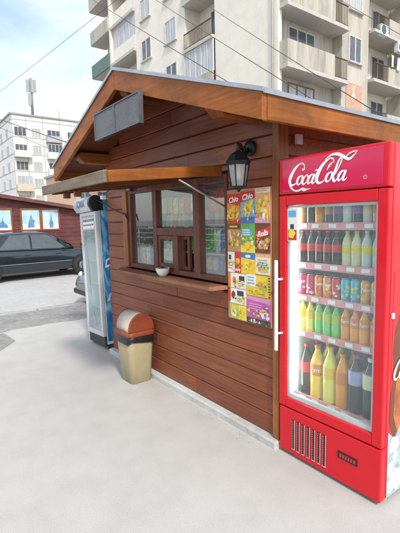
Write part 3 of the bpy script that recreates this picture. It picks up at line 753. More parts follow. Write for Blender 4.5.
# vent: seven upright louvre slots with dark recess and serrated edges
v = MB()
for i in range(7):
    x = -1.688+i*.0405
    v.box(x-.0125, x+.0125, FY-.0022, FY+.001, .068, .268)
v.build('vent_slot', DARKSLOT, base)
v = MB()
for i in range(7):
    x = -1.688+i*.0405
    v.box(x+.008, x+.0135, FY-.006, FY-.0023, .066, .270); v.box(x-.013, x+.0135, FY-.005, FY-.0023, .060, .0665)
    for k_ in range(16):
        v.box(x-.0115, x-.0065, FY-.0045, FY-.0023, .072+k_*.0122, .0775+k_*.0122)
v.build('louvre', mat('louvre_steel_pink', (.55,.32,.30), .4, .2), base)
b_ = MB(); b_.box(-1.352,-1.222, FY-.004, FY-.0005, .172,.216); b_.build('badge', BLACK, base, bevel=.002)
b_ = MB()
for k_ in range(6): b_.prism([(-1.337+k_*.018, FY-.0046, .183),(-1.325+k_*.018, FY-.0046, .183),(-1.322+k_*.018, FY-.0046, .205),(-1.334+k_*.018, FY-.0046, .205)], (0,-.001,0))
b_.build('lettering', mat('badge_red', (.5,.03,.03), .4), base)
q = MB(); 
for x, yy in ((FX0+.05,FY+.05),(FX1-.05,FY+.05),(FX0+.05,FYB-.05),(FX1-.05,FYB-.05)): q.lathe([(.018,0),(.02,.004),(.016,.02),(.012,.03)], (x,yy,0), 12)
q.build('foot', BLACK, fd)
# header
q = MB(); q.box(FX0, FX1, FY-.004, FY+.044, 1.742, FZ+.002); hdr = q.build('header', RED, fd, bevel=.008)
q = MB(); q.box(FX0+.03, FX1-.032, FY-.007, FY-.0045, 1.757, FZ-.014); q.build('header_film', MAGENTA, hdr, bevel=.001)
# script lettering on the header
sc_ = MB()
O = (-1.735, FY-.0072, 1.786); UX = (1,0,0); UY = (0,0,1)
# unit space: x 0..10.2, y 0..3.2 ; scale so that 10.2 -> .50 m
S = .0482
lift_ = [0.0]
def st(pts, ws):
    lift_[0] += .00016
    sc_.ribbon(pts, [w_*1.08 for w_ in ws], O, UX, UY, S, lift_[0], .0008, 8)
def sk(pts, dx=0, dy=0, sl=.28): return [(x+sl*y+dx, y+dy) for x, y in pts]
# first capital
st(sk([(2.05,2.25),(1.75,2.65),(1.2,2.72),(.55,2.2),(.15,1.35),(.1,.7),(.45,.22),(1.0,.25),(1.45,.62)]), [.08,.16,.12,.34,.46,.44,.3,.16,.07])
st(sk([(2.05,2.25),(2.02,1.98),(1.82,1.95),(1.72,2.12)]), [.08,.2,.16,.05])
# o
def small_o(dx): st(sk([(.5,1.25),(.18,1.05),(.05,.6),(.25,.22),(.6,.3),(.82,.75),(.72,1.15),(.5,1.25)], dx), [.1,.28,.32,.22,.12,.26,.28,.1])
def small_c(dx): st(sk([(.72,.98),(.62,1.22),(.36,1.18),(.08,.8),(.10,.34),(.36,.17),(.78,.48)], dx), [.2,.18,.1,.28,.30,.18,.05])
def small_a(dx):
    st(sk([(.75,1.1),(.5,1.25),(.18,1.0),(.05,.55),(.22,.2),(.5,.35),(.78,.95)], dx), [.1,.14,.3,.32,.22,.1,.12])
    st(sk([(.86,1.28),(.76,.75),(.74,.32),(.95,.17),(1.25,.45)], dx), [.26,.3,.26,.18,.06])
small_o(1.30); small_c(2.16); small_a(2.98)
# tail swash of the first capital
st([(.30,.45),(.55,-.10),(1.1,-.52),(1.8,-.56),(2.4,-.36),(2.9,-.48),(3.6,-.44)], [.3,.24,.15,.17,.2,.16,.03])
st([(2.2,-.42),(2.55,-.62),(3.0,-.60)], [.05,.14,.03])
# hyphen
st([(4.25,1.62),(4.5,1.72),(4.72,1.68)], [.06,.16,.05])
# second capital with the long looping swash over the l
st(sk([(6.3,2.25),(6.0,2.75),(5.45,2.8),(4.75,2.2),(4.35,1.3),(4.32,.62),(4.7,.16),(5.25,.22),(5.7,.6)]), [.08,.16,.14,.36,.5,.46,.3,.16,.06])
st(sk([(5.55,1.55),(5.72,2.0),(6.05,2.35)]), [.06,.22,.12])
small_o(5.62)
st(sk([(6.78,.55),(7.0,1.4),(7.25,2.35),(7.1,2.75),(6.85,2.3),(6.72,1.2),(6.75,.4),(7.0,.16),(7.3,.45)]), [.08,.1,.18,.12,.2,.32,.34,.22,.07])
small_a(7.3)
st([(5.7,2.75),(6.6,3.2),(7.5,3.15),(8.3,2.72),(8.9,2.45),(9.5,2.8),(9.9,3.2)], [.05,.2,.34,.36,.26,.16,.04])
st([(8.4,2.65),(8.9,3.05),(9.5,3.2),(9.9,3.22)], [.05,.14,.12,.04])
sc_.build('lettering', WHITEPAINT, hdr)
q = MB(); 
for rr0, rr1 in ((.011,.0085),):
    n = 18; b = len(q.v)
    for k_ in range(n):
        a = 2*math.pi*k_/n
        q.v.append(Vector((-1.212+rr0*math.cos(a), FY-.0085, 1.80+rr0*math.sin(a)))); q.v.append(Vector((-1.212+rr1*math.cos(a), FY-.0085, 1.80+rr1*math.sin(a))))
    for k_ in range(n):
        k2 = (k_+1) % n; q.face((b+2*k_, b+2*k2, b+2*k2+1, b+2*k_+1))
put_text(q, 'R', .014, (-1.212, FY-.0085, 1.80), (1,0,0), (0,0,1), .0001); q.build('registered_mark', mat('mark_pale', (.62,.45,.5), .4), hdr)
# door
DZ0, DZ1 = .342, 1.735
GX0, GX1, GZ0, GZ1 = -1.757, -1.142, .405, 1.672
d = MB(); y0, y1 = FY-.003, FY+.04
d.box(FX0, GX0, y0, y1, DZ0, DZ1); d.box(GX1, FX1, y0, y1, DZ0, DZ1); d.box(GX0, GX1, y0, y1, GZ1, DZ1); d.box(GX0, GX1, y0, y1, DZ0, GZ0)
door = d.build('door', RED, fd, bevel=.006)
q = MB(); q.box(GX0+.001, GX1-.001, FY+.010, FY+.016, GZ0+.001, GZ1-.001); q.build('pane', FGLASS, door)
q = MB()
for a in ((GX0+.001,GX0+.018,GZ0+.001,GZ1-.001),(GX1-.018,GX1-.001,GZ0+.001,GZ1-.001),(GX0+.018,GX1-.018,GZ1-.016,GZ1-.001),(GX0+.018,GX1-.018,GZ0+.001,GZ0+.03)): q.box(a[0],a[1],FY+.018,FY+.038,a[2],a[3])
q.build('gasket', mat('pale_gasket', (.62,.64,.64), .5), door)
q = MB(); hx = FX0+.014
q.tube([(FX0+.03,FY-.003,1.20),(FX0+.018,FY-.035,1.20),(hx,FY-.045,1.205)], .008, 8); q.tube([(FX0+.03,FY-.003,.84),(FX0+.018,FY-.035,.84),(hx,FY-.045,.835)], .008, 8)
q.box(hx-.0095, hx+.0095, FY-.055, FY-.038, .725, 1.325); q.build('handle', WHITEP, door, bevel=.007, segs=3)
# sticker on glass top left
q = MB(); q.box(GX0+.006, GX0+.088, FY+.0068, FY+.0098, 1.45, 1.655); stk = q.build('sticker', IKL[ik.index('white')], door)
q = MB(); q.mat = 0; q.box(GX0+.012, GX0+.08, FY+.0055, FY+.0066, 1.455, 1.52)
q.mat = 1; q.box(GX0+.014, GX0+.076, FY+.0055, FY+.0066, 1.60, 1.64)
q.mat = 2; q.add([(GX0+.016,FY+.0053,1.475),(GX0+.05,FY+.0053,1.465),(GX0+.074,FY+.0053,1.50),(GX0+.05,FY+.0053,1.53),(GX0+.02,FY+.0053,1.515)], [(0,1,2,3,4)])
q.mat = 3; q.add([(GX0+.03,FY+.0051,1.525),(GX0+.06,FY+.0051,1.525),(GX0+.06,FY+.0051,1.555),(GX0+.03,FY+.0051,1.555)], [(0,1,2,3)])
q.build('print', [IK['red'], IK['sky'], IK['lemon'], IK['dark']], stk)
# liner
IX0, IX1, IY0, IY1, IZ0, IZ1 = FX0+t_+.002, FX1-t_-.002, FY+.052, FYB-t_-.002, .335, 1.74
q = MB()
q.box(IX0, IX0+.03, IY0, IY1, IZ0, IZ1); q.box(IX1-.03, IX1, IY0, IY1, IZ0, IZ1); q.box(IX0+.03, IX1-.03, IY1-.02, IY1, IZ0, IZ1); q.box(IX0+.03, IX1-.03, IY0, IY1-.02, IZ0, .408); q.box(IX0+.03, IX1-.03, IY0, IY1-.02, IZ1-.02, IZ1)
q.build('liner', LINER, fd)
q = MB(); q.box(IX0+.032, IX0+.052, IY0+.002, IY0+.03, .46, 1.66); q.build('lamp_tube', mat('fridge_lamp', (.9,.97,1.0), .4, emit=7.0), fd)
SX0, SX1 = IX0+.034, IX1-.034
PINKRAIL = mat('price_rail_pink', (.72,.30,.33), .4, var=.2, scale=20)
shelfz = [.412, .845, 1.082, 1.292, 1.542]
for i, zz in enumerate(shelfz):
    s = MB()
    if i > 0:
        for k_ in range(22): xx = SX0+(SX1-SX0)*k_/21; s.tube([(xx, IY0+.035, zz), (xx, IY1-.03, zz)], .0022, 5)
        for yy in (IY0+.05, IY0+.25, IY1-.04): s.tube([(SX0, yy, zz-.004), (SX1, yy, zz-.004)], .003, 5)
    else: s.box(SX0, SX1, IY0+.035, IY1-.03, zz-.003, zz)
    so_ = s.build('shelf', mat('coated_wire', (.7,.72,.72), .4), fd)
    s = MB(); s.mat = 0; s.box(SX0, SX1, IY0+.024, IY0+.033, zz-.022, zz+.02)
    s.mat = 1
    for k_ in range(5):
        a = SX0+.02+(SX1-SX0-.04)*k_/5+rng.uniform(0,.03); s.box(a, a+.05, IY0+.021, IY0+.0238, zz-.012, zz+.012)
    s.build('price_rail', [PINKRAIL, WHITEPAINT], so_)

def B(name, c, r=.12, var=.05): return mat(name, c, r, var=var, coat=.5)
PET = dict(cola=B('cola_liquid',(.035,.014,.008)), lemon=B('lemon_drink',(.76,.70,.12)), orange=B('orange_drink',(.85,.34,.02)), amber=B('amber_drink',(.50,.22,.02)), yellow=B('yellow_drink',(.85,.55,.03)),
           green=B('green_bottle',(.16,.58,.14)), clear=B('pale_bottle',(.55,.60,.58)), dark=B('dark_drink',(.03,.025,.03)), pale=B('pale_lemonade',(.66,.64,.36)))
LAB = dict(red=IK['red'], white=IK['white'], lemon=IK['lemon'], lime=IK['lime'], orange=IK['orange'], lav=ink('lavender',(.38,.38,.62)), green=IK['green'], yellow=IK['yellow'], purple=ink('violet',(.20,.14,.32)), tan=IK['tan'], cream=IK['cream'])
CAP = dict(red=B('cap_red',(.5,.02,.02),.35), yellow=B('cap_yellow',(.7,.55,.04),.35), white=B('cap_white',(.7,.7,.7),.35), orange=B('cap_orange',(.7,.25,.03),.35), green=B('cap_green',(.06,.35,.08),.35), black=BLACK, purple=LAB['purple'])
def bottle(x, y, z, r, h, liq, lab, cap, label, group, lz=(.42,.62), txt=None, tcol='white', name='drink_bottle'):
    t = thing(name, label, 'bottle', (x,y,z), 0, group)
    prof = [(r*.80,0),(r*.95,h*.012),(r,h*.05),(r*.97,h*.2),(r,h*.33),(r,h*.62),(r*.96,h*.68),(r*.72,h*.78),(r*.42,h*.88),(r*.36,h*.91),(r*.36,h*.94)]
    q = MB(); q.lathe(prof, (0,0,0), 16); q.build('body', PET[liq], t, local=True)
    q = MB(); q.lathe([(r*.42,h*.935),(r*.43,h*.94),(r*.43,h*.995),(r*.38,h)], (0,0,0), 12); q.build('cap', CAP[cap], t, local=True)
    if lab:
        q = MB(); b = 18; a0, a1 = h*lz[0], h*lz[1]
        q.lathe([(r*1.012,a0),(r*1.015,a0+.001),(r*1.015,a1-.001),(r*1.012,a1)], (0,0,0), b); q.build('label', LAB[lab], t, local=True)
        if txt:
            q = MB(); V, F = text_geo(txt, h*(lz[1]-lz[0])*.55, .1, .0006)
            q.add([((r*1.03)*math.sin(v.x/(r*1.03)+.55), -(r*1.03)*math.cos(v.x/(r*1.03)+.55), (a0+a1)/2+v.y) for v in V], F); q.build('lettering', LAB[tcol], t, local=True)
    return t
def can(x, y, z, colr, colb, label, group, txt=None):
    r, h = .0298, .150
    t = thing('drink_can', label, 'can', (x,y,z), 0, group)
    q = MB(); q.lathe([(r*.78,0),(r*.8,.003),(r,.012),(r,h*.9),(r*.84,h*.975)], (0,0,0), 18); bo = q.build('body', mat('can_'+colr, CANC[colr], .25, .35, var=.35, scale=45), t, local=True)
    q = MB(); q.lathe([(r*.84,h*.976),(r*.87,h*.985),(r*.84,h),(r*.78,h*.985),(0,h*.98)], (0,0,0), 16); q.build('lid', STEEL, t, local=True)
    q = MB()
    for k_ in range(5):
        a = -math.pi/2+.4+rng.uniform(-.9,.9); zz = rng.uniform(.03,.1); dw = rng.uniform(.2,.4); dz = rng.uniform(.006,.014)
        P = [(r*1.012*math.cos(a+dw*math.cos(u)), r*1.012*math.sin(a+dw*math.cos(u)), zz+dz*math.sin(u)) for u in [2*math.pi*i/10 for i in range(10)]]
        q.add(P, [tuple(range(10))])
    q.build('fruit_print', CANP[colb], t, local=True)
    if txt:
        q = MB(); V, F = text_geo(txt, .028, .1, .0006)
        q.add([((r*1.03)*math.sin(v.x/(r*1.03)+.55), -(r*1.03)*math.cos(v.x/(r*1.03)+.55), .095+v.y) for v in V], F); q.build('lettering', WHITEPAINT, t, local=True)
    return t
CANC = dict(pink=(.55,.05,.14), orange=(.72,.26,.05), red=(.55,.03,.03), cyan=(.05,.45,.58), amber=(.68,.38,.08))
CANP = dict(white=IK['white'], yellow=IK['lemon'], orange=IK['orange'], red=IK['red'], lime=IK['lime'])
nx8 = [SX0+.032+(SX1-SX0-.088)*i/8 for i in range(9)]
def yrow(k_): return IY0+.07+.078*k_
rows = {
 4: [('amber','tan','black','amber small bottle with tan label'),('dark',None,'black','dark small bottle without a label'),('orange','orange','orange','orange small bottle with orange label'),('dark','tan','black','dark small bottle with tan label'),('dark','purple','purple','dark small bottle with violet label'),('clear','white','white','clear small bottle, white label'),('dark','purple','purple','dark small bottle with violet label'),('clear','cream','white','clear small bottle with cream label'),('orange','tan','orange','orange small bottle with tan label')],
 3: [('cola','red','red','red labelled cola bottle')]*5+[('pale','lemon','yellow','pale lemonade bottle with yellow cap')]*2+[('clear','lemon','white','clear bottle with lemon label')]*2,
 1: [('lemon','yellow','yellow','yellow labelled lemonade bottle')]*2+[('green','lime','green','bright green soda bottle')]*3+[('orange','orange','orange','orange soda bottle with white lettering')]*4}
sname = {4:'top',3:'second',2:'third',1:'fourth',0:'bottom'}
hts = {4:.19, 3:.222, 1:.212}
for rw, items in rows.items():
    for i, (lq, lb, cp, nm) in enumerate(items):
        for dpt in range(2 if rw != 4 else 1):
            lbl = ('%s, %s from left, %s fridge shelf' if dpt == 0 else '%s behind the %s front bottle, %s fridge shelf') % (nm, ords[i], sname[rw])
            bottle(nx8[i]+rng.uniform(-.002,.002), yrow(dpt)+rng.uniform(-.004,.004), shelfz[rw]+.003, .0302, hts[rw]+rng.uniform(-.003,.003), lq, lb, cp, lbl, 'bottles in the red fridge', lz=((.40,.62) if rw == 3 else (.45,.72) if rw == 1 else (.35,.6)), txt=('Fanta' if nm.startswith('orange soda') and dpt == 0 else None))
cans = [('pink','white')]*2+[('orange','red'),('orange','yellow'),('red','white'),('cyan','yellow'),('cyan','yellow'),('amber','orange'),('amber','orange')]
for i, (a, b2) in enumerate(cans):
    for dpt in range(2):
        lbl = ('%s drink can, %s from left on the third shelf of the red fridge' if dpt == 0 else '%s drink can behind the %s front can on the third shelf of the red fridge') % (a, ords[i])
        can(nx8[i], yrow(dpt), shelfz[2]+.003, a, b2, lbl, 'cans in the red fridge', 'Fanta' if a in ('orange','amber') and dpt == 0 else None)
big = [('cola','red','red',.043,.345,'cola bottle with red label'),('yellow','orange','orange',.047,.355,'large yellow orange bottle'),('lemon','yellow','yellow',.048,.365,'large lemon yellow bottle with yellow label'),('orange','orange','orange',.044,.345,'slim orange bottle'),('dark','lav','purple',.046,.36,'large dark bottle with lavender label'),('dark','cream','white',.047,.365,'large dark bottle with cream label')]
bx = [SX0+.043, SX0+.134, SX0+.233, SX0+.323, SX0+.413, SX0+.508]
for i, (lq, lb, cp, r, h_, nm) in enumerate(big):
    bottle(bx[i]+.004, IY0+.205, shelfz[0]+.002, r, h_, lq, lb, cp, '%s behind the %s front bottle, bottom fridge shelf' % (nm, ords[i]), 'large bottles in the red fridge', lz=(.45,.66), name='large_bottle')
    bottle(bx[i], IY0+.095, shelfz[0]+.002, r, h_, lq, lb, cp, '%s, %s from left, bottom fridge shelf' % (nm, ords[i]), 'large bottles in the red fridge', lz=(.45,.66) if lb not in ('lav','cream') else (.5,.74), txt='Fanta' if lb == 'orange' and i == 1 else None, name='large_bottle')
# side wrap with a printed bottle, a script word and ice at the foot
sw = MB(); X = FX1+.0012
BRN, ICE, ICE2 = IK['brown'], mat('ice_print', (.36,.43,.46), .25, var=.3, scale=18), mat('ice_print_pale', (.55,.60,.61), .25, var=.2, scale=26)
ORN = mat('cola_glow_print', (.42,.12,.03), .25, var=.5, scale=12)
def sidepoly(pts, mi, k_): 
    sw.mat = mi; V = [(X+.0004*k_, FY+yy, zz) for yy, zz in pts]; sw.add(V, [tuple(range(len(V)))])
sidepoly([(.075,.36),(.62,.36),(.62,1.30),(.075,1.30)], 0, 0)      # red field
bp_ = [(.33,.30),(.12,.34),(.07,.48),(.075,.62),(.10,.74),(.085,.86),(.10,.98),(.17,1.12),(.225,1.25),(.235,1.42),(.30,1.50),(.36,1.42),(.37,1.25),(.43,1.12),(.50,.98),(.515,.86),(.50,.74),(.525,.62),(.53,.48),(.48,.34)]
sidepoly(bp_[::-1] if False else bp_, 1, 1)
sidepoly([(.30,.34),(.16,.38),(.11,.5),(.115,.62),(.14,.72),(.3,.68)], 2, 2)
icep = [(.06,.03),(.60,.03),(.60,.36),(.52,.44),(.44,.36),(.36,.43),(.28,.34),(.2,.44),(.13,.36),(.06,.42)]
sidepoly(icep, 3, 3)
for k_ in range(14):
    cy_, cz_ = .09+rng.uniform(0,.47), .07+rng.uniform(0,.27); n = 6; rr = rng.uniform(.03,.06); ph = rng.uniform(0,1)
    sidepoly([(cy_+rr*math.cos(2*math.pi*i/n+ph)*rng.uniform(.8,1.2), cz_+rr*math.sin(2*math.pi*i/n+ph)*rng.uniform(.8,1.2)) for i in range(n)], 4, 4+k_*.2)
side = sw.build('side_graphic', [REDSIDE, BRN, ORN, ICE, ICE2], fd)
s2 = MB(); S = .042; O = (X+.0012, FY+.085, .70)
sc_ = s2; UX = (0,1,0); UY = (0,0,1)
st(sk([(2.05,2.25),(1.75,2.65),(1.2,2.72),(.55,2.2),(.15,1.35),(.1,.7),(.45,.22),(1.0,.25),(1.45,.62)]), [.08,.16,.12,.34,.46,.44,.3,.16,.07])
small_o(1.35); small_c(2.15); small_a(2.95)
st([(4.25,1.62),(4.5,1.72),(4.72,1.68)], [.06,.16,.05])
st(sk([(6.3,2.25),(6.0,2.75),(5.45,2.8),(4.75,2.2),(4.35,1.3),(4.32,.62),(4.7,.16),(5.25,.22),(5.7,.6)]), [.08,.16,.14,.36,.5,.46,.3,.16,.06])
small_o(5.62)
st(sk([(6.78,.55),(7.0,1.4),(7.25,2.35),(7.1,2.75),(6.85,2.3),(6.72,1.2),(6.75,.4),(7.0,.16),(7.3,.45)]), [.08,.1,.18,.12,.2,.32,.34,.22,.07])
small_a(7.3)
s2.build('lettering', WHITEPAINT, side)
q = MB(); q.box(FX1+.001, FX1+.012, FY+.052, FY+.075, 1.055, 1.085); q.build('lock', WHITEP, fd, bevel=.003)

# ------------------------------------------------------------------ white cooler at the far end
CX0, CX1, CY, CYB = -5.165, -4.655, 1.955, 2.40
wc = thing('upright_cooler', 'narrow white upright cooler with blue side print at the far kiosk corner', 'cooler', (-4.87, 2.2, 0))
q = MB(); q.box(CX0, CX0+.025, CY+.05, CYB, .06, 1.86); q.box(CX1-.025, CX1, CY+.05, CYB, .06, 1.86); q.box(CX0+.025, CX1-.025, CYB-.02, CYB, .06, 1.86); q.box(CX0+.025, CX1-.025, CY+.05, CYB-.02, 1.74, 1.86); q.box(CX0+.025, CX1-.025, CY+.05, CYB-.02, .2, .235)
body = q.build('body', OFFWHITE, wc, bevel=.006)
# drum header
q = MB(); n = 22; prof = []
for k_ in range(n+1):
    a = R(200-220*k_/n*1.0); prof.append((CY+.02+.095*math.cos(a)*.95, 1.815+.095*math.sin(a)))
q.smooth = True
q.prism([(CX0-.02, yy, zz) for yy, zz in prof]+[(CX0-.02, CY+.11, 1.725),(CX0-.02, CY-.03, 1.725)], (CX1-CX0+.02-.055, 0, 0)); hd = q.build('header', OFFWHITE, wc)
q = MB(); q.prism([(CX1-.054, yy, zz) for yy, zz in prof]+[(CX1-.054, CY+.11, 1.722),(CX1-.054, CY-.03, 1.722)], (.06, 0, 0)); q.build('end_cap', BLACK, hd, bevel=.006)
q = MB()
V, F = text_geo('ICMA', .12, .1, .004)
q.add([(-4.94+v.x, CY+.02-.0975*math.cos(v.y/.095)*.95-.006, 1.815+.0975*math.sin(v.y/.095)) for v in V], F)
q.build('lettering', mat('header_blue_grey', (.14,.22,.34), .4), hd)
# door
q = MB(); y0, y1 = CY, CY+.045
q.box(CX0, CX0+.05, y0, y1, .165, 1.718); q.box(CX1-.05, CX1, y0, y1, .165, 1.718); q.box(CX0+.05, CX1-.05, y0, y1, 1.675, 1.718); q.box(CX0+.05, CX1-.05, y0, y1, .165, .225)
dr = q.build('door', mat('cooler_door_white', (.60,.62,.63), .3, var=.06, grime=.15), wc, bevel=.005)
q = MB(); q.box(CX0+.051, CX1-.051, CY+.012, CY+.018, .226, 1.674); q.build('pane', CGLASS, dr)
q = MB(); q.box(CX0+.056, CX1-.062, CY+.009, CY+.0115, 1.50, 1.655); nt_ = q.build('notice', WHITEPAINT, dr)
q = MB()
for a in ((CX0+.062,CX0+.066,1.506,1.65),(CX1-.072,CX1-.068,1.506,1.65),(CX0+.066,CX1-.072,1.646,1.65),(CX0+.066,CX1-.072,1.506,1.51)): q.box(a[0],a[1],CY+.0072,CY+.0088,a[2],a[3])
for r_, zz in enumerate((1.60, 1.55)):
    xx = CX0+.09
    while xx < CX1-.11:
        wd = rng.uniform(.02,.05)
        q.box(xx, xx+wd, CY+.0072, CY+.0088, zz, zz+(.034 if r_ == 0 else .02)); xx += wd+.014
q.build('print', mat('notice_ink', (.12,.13,.15), .5), nt_)
q = MB(); q.box(CX0-.0, CX0+.012, CY-.022, CY-.012, .9, 1.35); q.box(CX0+.0, CX0+.012, CY-.015, CY, .92, .94); q.box(CX0+.0, CX0+.012, CY-.015, CY, 1.31, 1.33); q.build('handle', BLACK, dr, bevel=.004)
q = MB(); q.box(CX0+.01, CX1-.005, CY+.02, CY+.06, .04, .158); q.build('kick_grille', mat('charcoal_plastic', (.045,.047,.05), .5), wc, bevel=.004)
for k_ in range(4):
    q = MB(); zz = .50+k_*.3; q.box(CX0+.03, CX1-.03, CY+.07, CYB-.03, zz, zz+.012); q.build('shelf', LINER, wc)
q = MB(); q.box(CX0+.026, CX0+.034, CY+.055, CYB-.022, .24, 1.73); q.box(CX0+.034, CX1-.026, CYB-.03, CYB-.022, .24, 1.73); q.build('liner', LINER, wc)
q = MB()
for x, yy in ((CX0+.05,CY+.09),(CX1-.03,CY+.08),(CX0+.05,CYB-.05),(CX1-.04,CYB-.05)): q.lathe([(.016,0),(.018,.004),(.012,.06)], (x,yy,0), 10)
q.build('foot', BLACK, wc)
wc.rotation_euler = (0, R(-2.6), 0); wc.location.x += .012
# blue side film with pale swirl print
m, nt, b = nodes_of('blue_swirl_film'); L = nt.links.new
tc = N(nt,'ShaderNodeTexCoord'); mp = N(nt,'ShaderNodeMapping'); mp.inputs['Scale'].default_value = (1,3.2,1.1); L(tc.outputs['Object'], mp.inputs['Vector'])
nz = N(nt,'ShaderNodeTexNoise'); nz.inputs['Scale'].default_value = 1.9; nz.inputs['Detail'].default_value = 3; nz.inputs['Distortion'].default_value = 2.2; L(mp.outputs['Vector'], nz.inputs['Vector'])
cr = N(nt,'ShaderNodeValToRGB'); cr.color_ramp.elements[0].position = .36; cr.color_ramp.elements[1].position = .66
cr.color_ramp.elements[0].color = (.02,.13,.38,1); cr.color_ramp.elements[1].color = (.42,.60,.70,1); e_ = cr.color_ramp.elements.new(.5); e_.color = (.06,.30,.58,1)
L(nz.outputs['Fac'], cr.inputs['Fac']); L(cr.outputs['Color'], b.inputs['Base Color']); b.inputs['Roughness'].default_value = .25
BLUEF = m
q = MB(); q.mat = 0; q.box(CX1+.001, CX1+.003, CY+.055, CYB-.004, .10, 1.855)
def sp2(pts, mi, k_): q.mat = mi; q.add([(CX1+.0034+.0004*k_, CY+yy, zz) for yy, zz in pts], [tuple(range(len(pts)))])
sp2([(.08,1.02),(.40,1.10),(.42,1.20),(.30,1.22),(.10,1.12)], 1, 0); sp2([(.1,1.05),(.30,1.10),(.34,1.17),(.12,1.11)], 2, 1)
sp2([(.16,.86),(.42,.88),(.42,1.0),(.16,.97)], 3, 0); sp2([(.24,.89),(.34,.90),(.34,.96),(.24,.95)], 4, 1)
sp2([(.08,.60),(.38,.72),(.42,.80),(.12,.70)], 1, 0); sp2([(.12,.62),(.26,.69),(.24,.72),(.14,.69)], 2, 1)
q.build('side_graphic', [BLUEF, WHITEPAINT, IK['blue'], IK['green'], IK['dark']], wc)
e = MB(); e.box(-4.60,-4.54, 1.98, 2.03, 1.855, 1.90); tag(e.build('junction_box', WHITEP, bevel=.004), 'small white junction box on the wall above the white cooler', 'junction box')

# ------------------------------------------------------------------ litter bin
BX, BY = -3.60, 1.845
bn = thing('litter_bin', 'cream litter bin with orange-brown swing lid against the plank wall', 'bin', (BX, BY, 0))
CREAM = mat('cream_plastic', (.37,.315,.185), .5, var=.10, scale=5, grime=.4)
LIDC = mat('orange_brown_plastic', (.235,.05,.02), .45, var=.14, scale=5, grime=.3)
def rrect(hw, hd, r, z, n=5):
    P = []
    for cx_, cy_, a0 in ((hw-r,hd-r,0),(-hw+r,hd-r,90),(-hw+r,-hd+r,180),(hw-r,-hd+r,270)):
        for k_ in range(n+1):
            a = R(a0+90*k_/n); P.append((BX+cx_+r*math.cos(a), BY+cy_+r*math.sin(a), z))
    return P
def loft(mb, rings, cap0=True, cap1=True):
    b = len(mb.v); n = len(rings[0]); mb.smooth = True
    for rg in rings: mb.v += [Vector(p_) for p_ in rg]
    for i in range(len(rings)-1):
        for k_ in range(n):
            k2 = (k_+1) % n; mb.face((b+i*n+k_, b+i*n+k2, b+(i+1)*n+k2, b+(i+1)*n+k_))
    mb.smooth = False
    if cap0: mb.face([b+k_ for k_ in reversed(range(n))])
    if cap1: mb.face([b+(len(rings)-1)*n+k_ for k_ in range(n)])
q = MB(); loft(q, [rrect(.124,.112,.05,0), rrect(.130,.117,.05,.006), rrect(.144,.13,.055,.25), rrect(.158,.142,.055,.472), rrect(.156,.14,.054,.475)]); q.build('body', CREAM, bn)
q = MB(); loft(q, [rrect(.160,.144,.055,.435), rrect(.163,.147,.055,.44), rrect(.163,.147,.055,.478), rrect(.158,.142,.055,.48)], False, False)
# sagging bag lip
q.smooth = True
b = len(q.v); top = rrect(.161,.145,.055,.445); n = len(top)
for i, p_ in enumerate(top):
    drop = .012+.03*max(0, math.sin(i/n*2*math.pi*1.5+1.0))+rng.uniform(0,.006)
    c_ = Vector((BX,BY,0)); dr_ = (Vector(p_)-c_); dr_.z = 0; dr_.normalize()
    q.v.append(Vector(p_)); q.v.append(Vector(p_)+dr_*.004+Vector((0,0,-drop)))
for i in range(n):
    j = (i+1) % n; q.face((b+2*i, b+2*i+1, b+2*j+1, b+2*j))
q.build('bin_liner', mat('black_bag', (.012,.012,.013), .25, bump=.5, bscale=40), bn)
q = MB(); loft(q, [rrect(.166,.150,.055,.478), rrect(.171,.155,.058,.485), rrect(.171,.155,.058,.512), rrect(.163,.147,.055,.525), rrect(.140,.132,.05,.530)])
# dome: arched side walls (front to back arc), open in the middle for the flap
HD = .142; NA = 14
arc = [(BY+HD*math.cos(math.pi*k_/NA), .527+.178*math.sin(math.pi*k_/NA)**.9) for k_ in range(NA+1)]
for x0, x1 in ((BX-.153, BX-.131), (BX+.131, BX+.153)):
    q.prism([(x0, yy, zz) for yy, zz in arc], (x1-x0,0,0))
lid = q.build('lid', LIDC, bn, bevel=.008)
q = MB(); q.smooth = True
arc2 = [(BY+(HD-.006)*math.cos(math.pi*k_/NA), .527+(.172)*math.sin(math.pi*k_/NA)**.9) for k_ in range(NA+1)]
q.prism([(BX-.129, yy, zz) for yy, zz in arc2], (.258,0,0)); q.build('flap', mat('pale_flap_plastic', (.52,.47,.37), .42, var=.1, grime=.3), lid)

# ------------------------------------------------------------------ bowl on the counter shelf
bw = thing('bowl', 'white bowl with dark contents on the counter shelf below the hatch', 'bowl', (-3.20, 1.955, 1.083))
q = MB(); q.lathe([(.03,0),(.034,.004),(.052,.025),(.064,.055),(.066,.078),(.063,.078),(.060,.056),(.048,.03),(.0,.02)], (0,0,0), 24); q.build('shell', mat('white_glaze', (.68,.68,.66), .25, var=.05), bw, local=True)
q = MB(); q.smooth = True
for k_ in range(9):
    a = rng.uniform(0,6.28); rr = rng.uniform(0,.035); q.lathe([(0,-.014),(.012,-.01),(.017,0),(.012,.01),(0,.014)], (rr*math.cos(a), rr*math.sin(a), .066+rng.uniform(-.006,.008)), 8)
q.build('contents', mat('dark_scraps', (.05,.035,.03), .7), bw, local=True)

